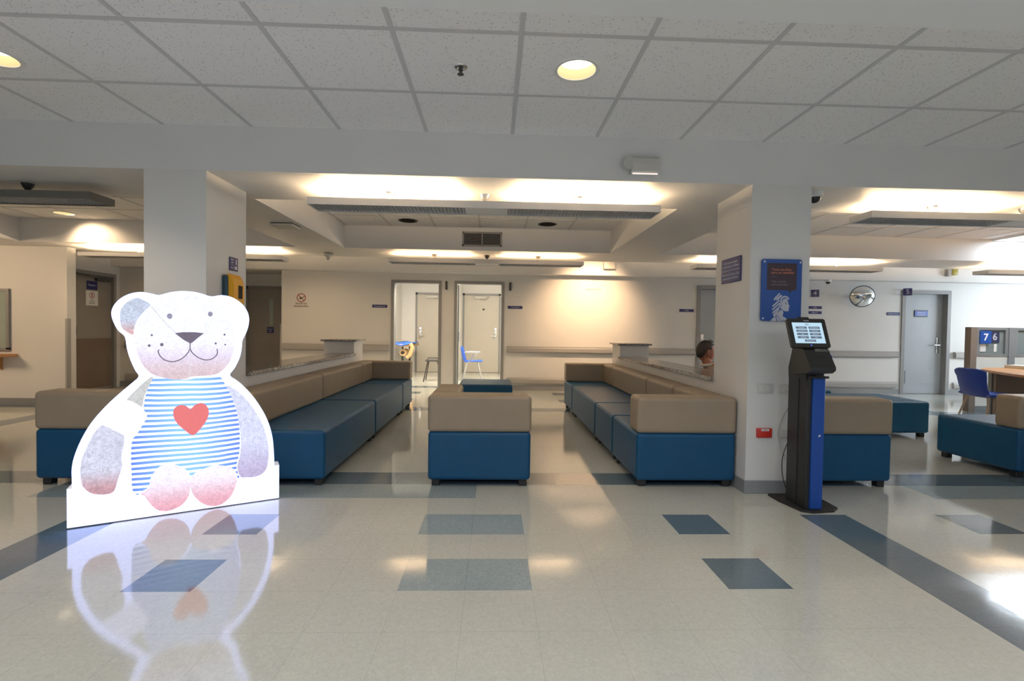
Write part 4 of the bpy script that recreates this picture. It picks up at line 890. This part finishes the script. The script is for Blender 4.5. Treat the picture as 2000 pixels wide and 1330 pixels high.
def bear():
    t = thing('bear_light_sign', 'glowing white cutout light box picturing a toy bear in a striped shirt', 'illuminated sign', BO)
    side = mat('light_box_side', (.75, .75, .78), .4, emit=(.80, .84, 1), es=.25)
    face = mat('light_box_face', (.2, .2, .2), .3, emit=(.48, .55, 1), es=2.3)
    body = mat('light_box_back', (.7, .7, .7), .4)
    out = [(.024, .232)]+catmull([(0.024, .29)]+BEAR['outline']+[(1.076, .27)], 3, False)[0:]+[(1.077, .232)]
    b = MB(); b.prism(out, bfn, -.07, -.002); b.build('bear_panel_box', side, t)
    b = MB(); b.prism(out, bfn, -.002, 0); b.build('bear_face', face, t)
    base = [(0, 0), (1.108, 0), (1.108, .232), (0, .232)]
    b = MB(); b.prism(base, bfn, -.115, -.002); b.build('base_box', side, t)
    b = MB(); b.prism([(0.004, .006), (1.104, .006), (1.104, .231), (.004, .231)], bfn, -.002, .0); b.build('base_face', face, t)
    b = MB(); b.prism([(0, 0), (1.108, 0), (1.108, .006), (0, .006)], bfn, -.002, .003); b.build('bottom_edge', M['darkgrey'], t)
    def reg(key, name, m, d, smooth=True):
        p = catmull(BEAR[key], 3) if smooth else BEAR[key]
        b = MB(); b.prism(p, bfn, 0, d); return b.build(name, m, t)
    E = 1.0
    furA = print_mat('print_fur_grey', (.52, .53, .66), (.46, .25, .29), .20, .34, fur=.32)
    furR = print_mat('print_fur_right_arm', (.56, .58, .80), (.42, .36, .56), .17, .45, fur=.28)
    furH = print_mat('print_fur_head', (.78, .80, 1.1), (.58, .44, .48), .86, 1.14, fur=.20)
    furE = print_mat('print_fur_ear', (.44, .49, .62), (.56, .33, .33), 1.12, 1.22, fur=.32)
    furE2 = print_mat('print_fur_right_ear', (.80, .88, 1.3), fur=.10)
    furU = print_mat('print_fur_upper_arm', (.48, .48, .48), fur=.2)
    foot = print_mat('print_foot', (.80, .76, .90), (.66, .32, .40), .04, .25, fur=.22)
    reg('armR', 'right_arm', furR, .0006); reg('shirt', 'striped_shirt', print_mat('print_striped_shirt', (.95, 1.05, 1.6), stripes=True), .0008)
    reg('armU', 'upper_arm', furU, .0010); reg('armL', 'left_arm', furA, .0012); reg('cuff', 'white_cuff', print_mat('print_cuff', (.98, 1.05, 1.6), fur=.05), .0016)
    reg('earL', 'left_ear', furE, .0010); reg('earR', 'right_ear', furE2, .0008); reg('head', 'head', furH, .0016)
    reg('footL', 'left_foot', foot, .0018); reg('footR', 'right_foot', foot, .0016)
    reg('heart', 'red_heart', print_mat('print_heart', (.66, .125, .13), fur=.06), .0014)
    dk = print_mat('print_dark_stitch', (.10, .075, .12), fur=.25); reg('nose', 'nose', dk, .0022, False)
    def line(pts, w, d=.0022, k=6):
        pts = catmull(pts, k, False); b = MB(); l = []; r = []
        for i, (x, z) in enumerate(pts):
            p0, p1 = pts[max(0, i-1)], pts[min(len(pts)-1, i+1)]; dx, dz = p1[0]-p0[0], p1[1]-p0[1]; L = sqrt(dx*dx+dz*dz) or 1
            l.append((x-dz/L*w, z+dx/L*w)); r.append((x+dz/L*w, z-dx/L*w))
        b.prism(l+r[::-1], bfn, .0016, d); return b
    line(BEAR['mouth'][:8], .003).build('smile_line', dk, t); line(BEAR['mouth'][7:], .003).build('smile_line', dk, t); line(BEAR['philtrum'], .003).build('smile_line', dk, t)
    sm = print_mat('print_seam', (.60, .57, .62), fur=.1); line(BEAR['seamA'], .003).build('seam', sm, t); line(BEAR['seamB'], .0025).build('seam', sm, t)
    for (x, z), rx, rz in ((BEAR['eyeL'][0], .014, .017), (BEAR['eyeR'][0], .013, .016)):
        b = MB(); b.prism([(x+rx*cos(a), z+rz*sin(a)) for a in [2*pi*k/20 for k in range(20)]], bfn, .0016, .0022); b.build('eye', print_mat('print_eye', (.22, .20, .30), fur=.3), t)
    for i, (x, z) in enumerate(BEAR['dots']):
        r = (.006, .007, .009, .006, .006, .005)[i]; b = MB(); b.prism([(x+r*cos(a), z+r*1.15*sin(a)) for a in [2*pi*k/12 for k in range(12)]], bfn, .0016, .0022); b.build('freckle', dk, t)
bear()

# ------------------------------------------------------------ left window and shelf, cubicle, desk, chairs
def left_counter():
    b = MB(); y = 7.25
    for a, c, z0, z1 in ((-8.6, -6.88, 1.62, 1.66), (-6.92, -6.88, .80, 1.62), (-8.6, -6.88, .78, .82)): b.box(a, c, y-.03, y+.02, z0, z1)
    w = struct(b.build('window_1', M['frame']))
    b = MB(); b.box(-8.6, -6.92, y-.012, y-.004, .82, 1.62); b.build('pane', M['pglass'], w)
    b = MB(); b.box(-8.6, -6.78, y-.28, y, .70, .735, .006, 2)
    for x in (-7.0, -8.3): b.prism([(y, .70), (y-.2, .70), (y, .50)], lambda a, z, tt: (tt, a, z), x-.01, x+.01)
    tag(b.build('counter_shelf', M['wood']), 'orange wooden shelf under the window on the far left wall', 'shelf')
left_counter()
def cubicle():
    y = 7.38; t = thing('cubicle_partition', 'grey framed cubicle partition with glass upper panes at right edge', 'partition', (8.2, y, 0))
    def bx(n, m, *a, parent=t): b = MB(); b.box(*a); return b.build(n, M[m], parent)
    bx('end_post', 'cubtaupe', 7.42, 7.52, y, y+.10, 0, 1.33)
    for x0, x1 in ((7.52, 8.03), (8.13, 8.64), (8.74, 9.25)):
        b = MB(); b.box(x0, x1, y, y+.06, 0, .10); b.box(x0, x1, y, y+.06, .88, .92); b.box(x0, x1, y, y+.06, 1.29, 1.33); b.box(x0, x0+.05, y, y+.06, .92, 1.29); b.box(x1-.05, x1, y, y+.06, .92, 1.29); b.build('frame', M['cubgrey'], t)
        bx('lower_panel', 'cubwhite', x0, x1, y+.01, y+.05, .10, .88)
        bx('glass_pane', 'cglass', x0+.05, x1-.05, y+.03, y+.036, .92, 1.29)
    bx('post', 'cubgrey', 8.03, 8.13, y-.01, y+.08, 0, 1.33); bx('post', 'cubgrey', 8.64, 8.74, y-.01, y+.08, 0, 1.33)
    b = MB(); b.box(7.555, 7.74, y-.012, y, 1.075, 1.275, .002, 1); s = b.build('number_sign', M['kblue']); tag(s, 'bright blue square sign with number 7 on the cubicle glass', 'sign')
    text('7', .15, (7.648, y-.0125, 1.172), RY, M['white'], s, 'number', bold=.004)
    b = MB(); b.box(7.745, 7.90, y+.018, y+.028, 1.09, 1.265, .002, 1); s = b.build('number_sign', mat('dim_navy', (.035, .04, .09), .3)); tag(s, 'dim grey-blue sign with number 6 behind the cubicle glass', 'sign')
    text('6', .15, (7.825, y+.0175, 1.18), RY, M['pale'], s, 'number', bold=.002)
    for x0, x1, n in ((7.575, 7.69, 'larger white sheet taped under the number 7 sign'), (7.82, 7.865, 'narrow white sheet taped under the number 6 sign')):
        b = MB(); b.box(x0, x1, y+.024, y+.028, .95, 1.07); tag(b.build('paper_sheet', M['paper']), n, 'paper')
cubicle()
def desk():
    t = thing('round_ended_desk', 'wooden topped desk in front of the cubicle at right edge', 'desk', (7.4, 6.0, 0))
    b = MB(); p = [(9.0, 6.75), (7.15, 6.75)]+catmull([(6.95, 6.70), (6.62, 6.42), (6.38, 6.0), (6.18, 5.6), (6.12, 5.35), (6.25, 5.2)], 4, False)+[(9.0, 5.2)]
    b.prism(p, lambda a, c, z: (a, c, z), .715, .745); b.build('top', M['wood'], t)
    b = MB(); b.box(6.72, 8.9, 6.32, 6.35, .08, .715); b.build('modesty_panel', M['cubtaupe'], t)
    for x, y in ((6.85, 5.45), (6.85, 6.5), (8.9, 5.45), (8.9, 6.5)):
        b = MB(); b.box(x-.025, x+.025, y-.025, y+.025, 0, .715); b.build('leg', M['cubgrey'], t)
    for k in range(4):
        b = MB(); b.box(7.22, 7.44, 6.40, 6.68, .745+k*.012, .756+k*.012, mat=Matrix.Translation((0, 0, 0))); o = b.build('paper_stack', M['paper']); tag(o, ('lowest', 'second lowest', 'second highest', 'topmost')[k]+' sheaf in the paper pile on the wooden desk', 'paper', 'paper pile on the desk')
desk()
def shell_chair(x, y, rz, label, shell, cush, legm, s=1):
    t = thing('plastic_chair', label, 'chair', (x, y, 0)); R = Matrix.Translation((x, y, 0)) @ Matrix.Rotation(rz, 4, 'Z') @ Matrix.Scale(s, 4)
    b = MB(); n, m_ = 14, 12; vs = []    # profile from seat front over seat to back top; faces -Y (sitter looks -Y)
    prof = [(-.22, .445), (-.20, .455), (-.12, .452), (0, .445), (.10, .44), (.17, .45), (.205, .49), (.225, .55), (.24, .62), (.25, .69), (.262, .75), (.27, .79)]
    for i, (py, pz) in enumerate(prof):
        f = i/(len(prof)-1); w = .23 if i < 5 else .23-.03*smoothstep(.4, .6, f)+.03*smoothstep(.6, 1, f)
        for k in range(n+1):
            u = -1+2*k/n; vs.append(R @ Vector((u*w, py-(.05*u*u if i > 5 else 0)*1.0, pz+(.02*u*u if i <= 5 else 0)-(.03*u**4 if i > 9 else 0))))
    nr = len(prof); off = len(vs)
    vs2 = [v+(R.to_3x3() @ Vector((0, .012, -.012))) for v in vs]
    fs = []
    for i in range(nr-1):
        for k in range(n): a = i*(n+1)+k; fs.append([a, a+1, a+n+2, a+n+1]); fs.append([off+a+n+1, off+a+n+2, off+a+1, off+a])
    for i in range(nr-1):
        for k in (0, n): a = i*(n+1)+k; fs.append([a, a+n+1, off+a+n+1, off+a])
    for k in range(n):
        for i in (0, nr-1): a = i*(n+1)+k; fs.append([a, a+1, off+a+1, off+a])
    b.add(vs+vs2, fs, 0, True); b.build('shell', shell, t)
    if cush: c = MB(); c.box(-.19, .19, -.20, .16, .455, .485, .014, 3, mat=R); c.build('seat_pad', cush, t)
    for sx in (-1, 1):
        for sy in (-1, 1):
            l = MB(); l.tube([R @ Vector((sx*.15, sy*.12, .44)), R @ Vector((sx*.23, sy*.22, 0))], .011, 8); l.build('leg', legm, t)
    u = MB(); u.tube([R @ Vector((-.15, -.12, .435)), R @ Vector((.15, -.12, .435))], .009, 6); u.tube([R @ Vector((-.15, .12, .435)), R @ Vector((.15, .12, .435))], .009, 6); u.build('frame', legm, t)
    return t
cl = mat('pale_leg', (.45, .36, .26), .4)
t = shell_chair(6.20, 5.92, math.radians(84), 'blue plastic chair with its back to the camera at the wooden desk', M['chairblue'], M['cushion'], cl)
t = shell_chair(-.48, 11.2, math.radians(90), 'blue chair with metal legs seen through the second open doorway', M['cushion'], None, M['silver'])
for yy in (10.95, 11.45):
    b = MB(); b.tube([(-.66, yy, .66), (-.32, yy, .66)], .008, 8); b.tube([(-.36, yy, .66), (-.52, yy, .44)], .008, 8); b.tube([(-.42, yy, .66), (-.56, yy, .44)], .008, 8); b.build('armrest', M['silver'], t)
def stool():
    x, y = -1.36, 11.1; t = thing('stool', 'small dark stool seen through the left open doorway', 'stool', (x, y, 0))
    b = MB(); b.box(x-.16, x+.16, y-.16, y+.16, .45, .49, .012, 3); b.build('seat', M['darkgrey'], t)
    b = MB(); b.tube([(x-.12, y-.1, .49), (x-.1, y-.1, .53), (x+.1, y-.1, .53), (x+.12, y-.1, .49)], .008); b.build('grip', M['blackm'], t)
    for sx in (-1, 1):
        for sy in (-1, 1): l = MB(); l.tube([(x+sx*.11, y+sy*.11, .45), (x+sx*.19, y+sy*.18, 0)], .011, 8); l.build('leg', M['blackm'], t)
stool()
def bed():
    y = 12.0; x0, x1 = -2.48, -1.96; t = thing('examination_bed', 'examination bed under blue linen seen through the left open doorway', 'bed', (-2.2, y, 0))
    b = MB(); b.box(x0, x1, y-.3, y+1.0, .74, .80, .02, 3); b.build('mattress', M['roll'], t)
    b = MB(); b.tube([(x1-.02, y-.30, .82), (x1+.03, y-.30, .74), (x1-.02, y-.30, .55), (x1-.10, y-.3, .48)], .05, 12); b.build('head_cushion', M['roll'], t)
    b = MB(); b.lathe([(.035, -.24), (.085, -.24), (.085, .1), (.035, .1)], (-2.16, y-.1, .60), 24, mat=Matrix.Rotation(pi/2, 4, 'X')); b.build('paper_roll', M['roll'], t)
    b = MB(); b.lathe([(0, .235), (.04, .235), (.04, .2)], (-2.16, y-.1, .60), 20, mat=Matrix.Rotation(pi/2, 4, 'X')); b.build('roll_core', M['dark'], t)
    for lx in (x1-.05, x1-.22, x0+.06):
        l = MB(); l.box(lx-.02, lx+.02, y-.2, y-.16, .10, .74); l.build('leg', M['blackm'], t)
    l = MB(); l.box(x0, x1-.02, y-.2, y-.17, .36, .40); l.build('crossbar', M['blackm'], t)
    l = MB(); l.tube([(x1-.05, y-.21, .04), (x1-.05, y-.15, .04)], .04, 14); l.build('caster', M['silver'], t)
    b = MB(); n = 16; vs = []
    for i in range(n+1):
        for j in range(7):
            u, v = i/n, j/6; vs.append((x0+(x1-x0+.03)*u, y-.33+.9*v*(1 if j else 1), .845+.02*sin(9*u+4*v)*(1-v*.3)-(.05 if j == 0 else 0)))
    b.add(vs, [[i*7+j, (i+1)*7+j, (i+1)*7+j+1, i*7+j+1] for i in range(n) for j in range(6)], 0, True)
    o = b.build('blue_linen', M['linen']); tag(o, 'crumpled blue sheet lying on the examination bed', 'sheet')
    md = o.modifiers.new('thickness', 'SOLIDIFY'); md.thickness = .02
bed()

# ------------------------------------------------------------ seated person
def person():
    t = thing('person', 'person with short dark hair and beige shirt seated behind the right column, seen from behind', 'person', (2.62, 5.3, 0))
    def skin_mesh(name, verts, edges, root, m, sub=2, props=None):
        me = bpy.data.meshes.new(name); me.from_pydata([v[0] for v in verts], edges, []); o = bpy.data.objects.new(name, me); COL.objects.link(o)
        o.modifiers.new('skin', 'SKIN'); 
        for i, v in enumerate(verts): sv = me.skin_vertices[0].data[i]; sv.radius = (v[1], v[2] if len(v) > 2 else v[1]); sv.use_root = (i == root)
        s = o.modifiers.new('sub', 'SUBSURF'); s.levels = sub; s.render_levels = sub
        dg = bpy.context.evaluated_depsgraph_get(); nm = bpy.data.meshes.new_from_object(o.evaluated_get(dg)); bpy.data.objects.remove(o); nm.name = name
        nm.materials.clear(); nm.materials.append(m)
        for p in nm.polygons: p.use_smooth = True
        q = bpy.data.objects.new(name, nm); COL.objects.link(q); q.parent = t; q.matrix_parent_inverse = Matrix.Translation(t.location).inverted(); return q
    y = 5.3; hx = 2.70
    V = [((hx, y, .535), .115, .15), ((hx-.04, y, .63), .095, .15), ((hx-.17, y, .74), .10, .15), ((hx-.30, y, .785), .075, .11), ((hx-.355, y, .84), .056, .056), ((hx-.375, y, .90), .056, .055), ((hx-.38, y, .955), .055, .05)]
    E = [(0, 1), (1, 2), (2, 3), (3, 4), (4, 5), (5, 6)]
    for s in (-1, 1):
        n = len(V); V += [((hx-.27, y+s*.17, .765), .055), ((hx-.14, y+s*.235, .60), .045), ((hx+.06, y+s*.20, .52), .036), ((hx+.14, y+s*.17, .51), .028), ((hx+.20, y+s*.15, .505), .03)]
        E += [(3, n), (n, n+1), (n+1, n+2), (n+2, n+3), (n+3, n+4)]
        n = len(V); V += [((hx+.06, y+s*.10, .50), .085), ((hx+.40, y+s*.13, .50), .062), ((hx+.42, y+s*.14, .28), .05), ((hx+.42, y+s*.14, .09), .036), ((hx+.50, y+s*.15, .045), .034), ((hx+.60, y+s*.16, .032), .028)]
        E += [(0, n), (n, n+1), (n+1, n+2), (n+2, n+3), (n+3, n+4), (n+4, n+5)]
    body = skin_mesh('body', V, E, 0, M['skin'])
    body.data.materials.append(M['shirt']); body.data.materials.append(M['trousers']); body.data.materials.append(M['black'])
    for p in body.data.polygons:
        c = p.center; i = 0
        if c.z < .075 and c.x > hx+.36: i = 3
        elif c.z < .53 and not (c.x > hx+.02 and abs(c.y-y) > .13 and c.z > .49 and c.x < hx+.3) and c.x > hx-.16 and (c.z < .49 or c.x < hx+.05 or abs(c.y-y) < .2): i = 2
        elif c.x < hx+.02 and c.z < .825: i = 1
        p.material_index = i
    # fingers
    for s in (-1, 1):
        hb = Vector((hx+.22, y+s*.15, .505))
        for k in range(4):
            o = Vector((0, (k-1.5)*.017, .0)); ln = (.062, .072, .068, .052)[k]
            b = MB(); b.tube([hb+o, hb+o+Vector((ln*.5, 0, .004)), hb+o+Vector((ln*.85, 0, -.012)), hb+o+Vector((ln, 0, -.03))], [.0095, .009, .008, .006], 8); b.build('finger', M['skin'], t)
        b = MB(); b.tube([hb+Vector((-.03, -s*.025, 0)), hb+Vector((0, -s*.045, .004)), hb+Vector((.025, -s*.05, -.004))], [.011, .010, .007], 8); b.build('thumb', M['skin'], t)
    # head, looking +x
    hc = Vector((2.322, y, .980)); bm = bmesh.new(); bmesh.ops.create_uvsphere(bm, u_segments=40, v_segments=28, radius=1)
    for v in bm.verts:
        x, yy, z = v.co; 
        k = 1-.22*smoothstep(.1, -1, z)*(1 if x < .3 else .6)
        X = x*.098*(1 if z > -.2 else 1-.10*(-.2-z)); Y = yy*.074*k; Z = z*.118
        if x > .75 and abs(yy) < .22: X += .022*math.exp(-((z+.12)/.13)**2)*(1-abs(yy)/.22)     # nose
        if x > .6: X -= .006*math.exp(-((z-.08)/.10)**2)*math.exp(-((abs(yy)-.32)/.14)**2)       # eye sockets
        if x > .6: X += .005*math.exp(-((z+.47)/.09)**2)*math.exp(-(yy/.3)**2)                    # lips
        if z < -.6 and x > .2: X += .018*(x)                                                      # chin
        v.co = Vector((X, Y, Z))+hc
    bm.verts.index_update(); b = MB(); b.add([v.co.copy() for v in bm.verts], [[v.index for v in f.verts] for f in bm.faces], 0, True); bm.free(); hd = b.build('head', M['skin'], t)
    bm = bmesh.new(); bmesh.ops.create_uvsphere(bm, u_segments=48, v_segments=32, radius=1)
    dl = []
    for v in bm.verts:
        x, yy, z = v.co
        lim = .52 if x > .45 else (.16 if x > -.05 else (.05-.62*smoothstep(-.05, -.6, x)))
        if z < lim: dl.append(v)
        w = 1.06+.02*sin(23*x+17*yy+9*z)
        v.co = Vector((x*.098*w, yy*.074*w*1.03, z*.118*1.05))+hc
    bmesh.ops.delete(bm, geom=dl, context='VERTS'); bm.verts.index_update()
    b = MB(); b.add([v.co.copy() for v in bm.verts], [[v.index for v in f.verts] for f in bm.faces], 0, True); bm.free(); hr = b.build('hair', M['hair'], t); md = hr.modifiers.new('t', 'SOLIDIFY'); md.thickness = .008; md.offset = -1
    for s in (-1, 1):
        b = MB(); ec = hc+Vector((.004, s*.074, -.012)); R = Matrix.Rotation(pi/2, 4, 'X') @ Matrix.Rotation(.2, 4, 'Y')
        b.tube(catmull([ec+Vector((.006, 0, .022)), ec+Vector((-.010, s*.010, .028)), ec+Vector((-.020, s*.012, .010)), ec+Vector((-.014, s*.008, -.012)), ec+Vector((0, 0, -.026)), ec+Vector((.006, 0, -.012))], 4, False), .0055, 8); b.box(ec.x-.012, ec.x+.008, min(ec.y, ec.y+s*.006), max(ec.y, ec.y+s*.006), ec.z-.02, ec.z+.02, .004, 2); b.build('ear', M['skin'], t)
        b = MB(); e2 = hc+Vector((.083, s*.027, .012)); b.lathe([(0, .009), (.006, .008), (.009, .003), (.010, 0)], e2, 12, mat=Matrix.Rotation(pi/2, 4, 'Y')); b.build('eye', M['white'], t)
    b = MB(); b.box(hc.x+.088, hc.x+.094, y-.022, y+.022, hc.z-.058, hc.z-.054, .002, 1); b.build('mouth', M['redprint'], t)
    # collar and sunglasses pushed up on the head
    b = MB(); ps = [(2.350+.064*cos(a)*1.1, y+.072*sin(a), .838+.012*cos(a)) for a in [2*pi*k/24 for k in range(25)]]; b.tube(ps, .016, 8, caps=False); b.build('shirt_collar', M['collar'], t)
    for s in (-1, 1):
        b = MB(); c2 = hc+Vector((.045, s*.036, .116)); b.lathe([(0, .006), (.018, .005), (.024, 0), (0, -.001)], c2, 20, mat=Matrix.Rotation(math.radians(38), 4, 'Y')); sg = b.build('sunglasses_lens', mat('blue_lens', (.03, .10, .30), .08, metal=.6), t)
    b = MB(); b.tube([hc+Vector((.052, -.06, .10)), hc+Vector((.056, 0, .122)), hc+Vector((.052, .06, .10)), hc+Vector((0, .078, .055)), hc+Vector((-.02, .08, .01))], .003, 6); b.build('sunglasses_frame', M['black'], t)
person()
for o in SC.objects:
    if o.type == 'MESH' and o.parent is None and 'label' not in o and 'kind' not in o: print('UNTAGGED', o.name)
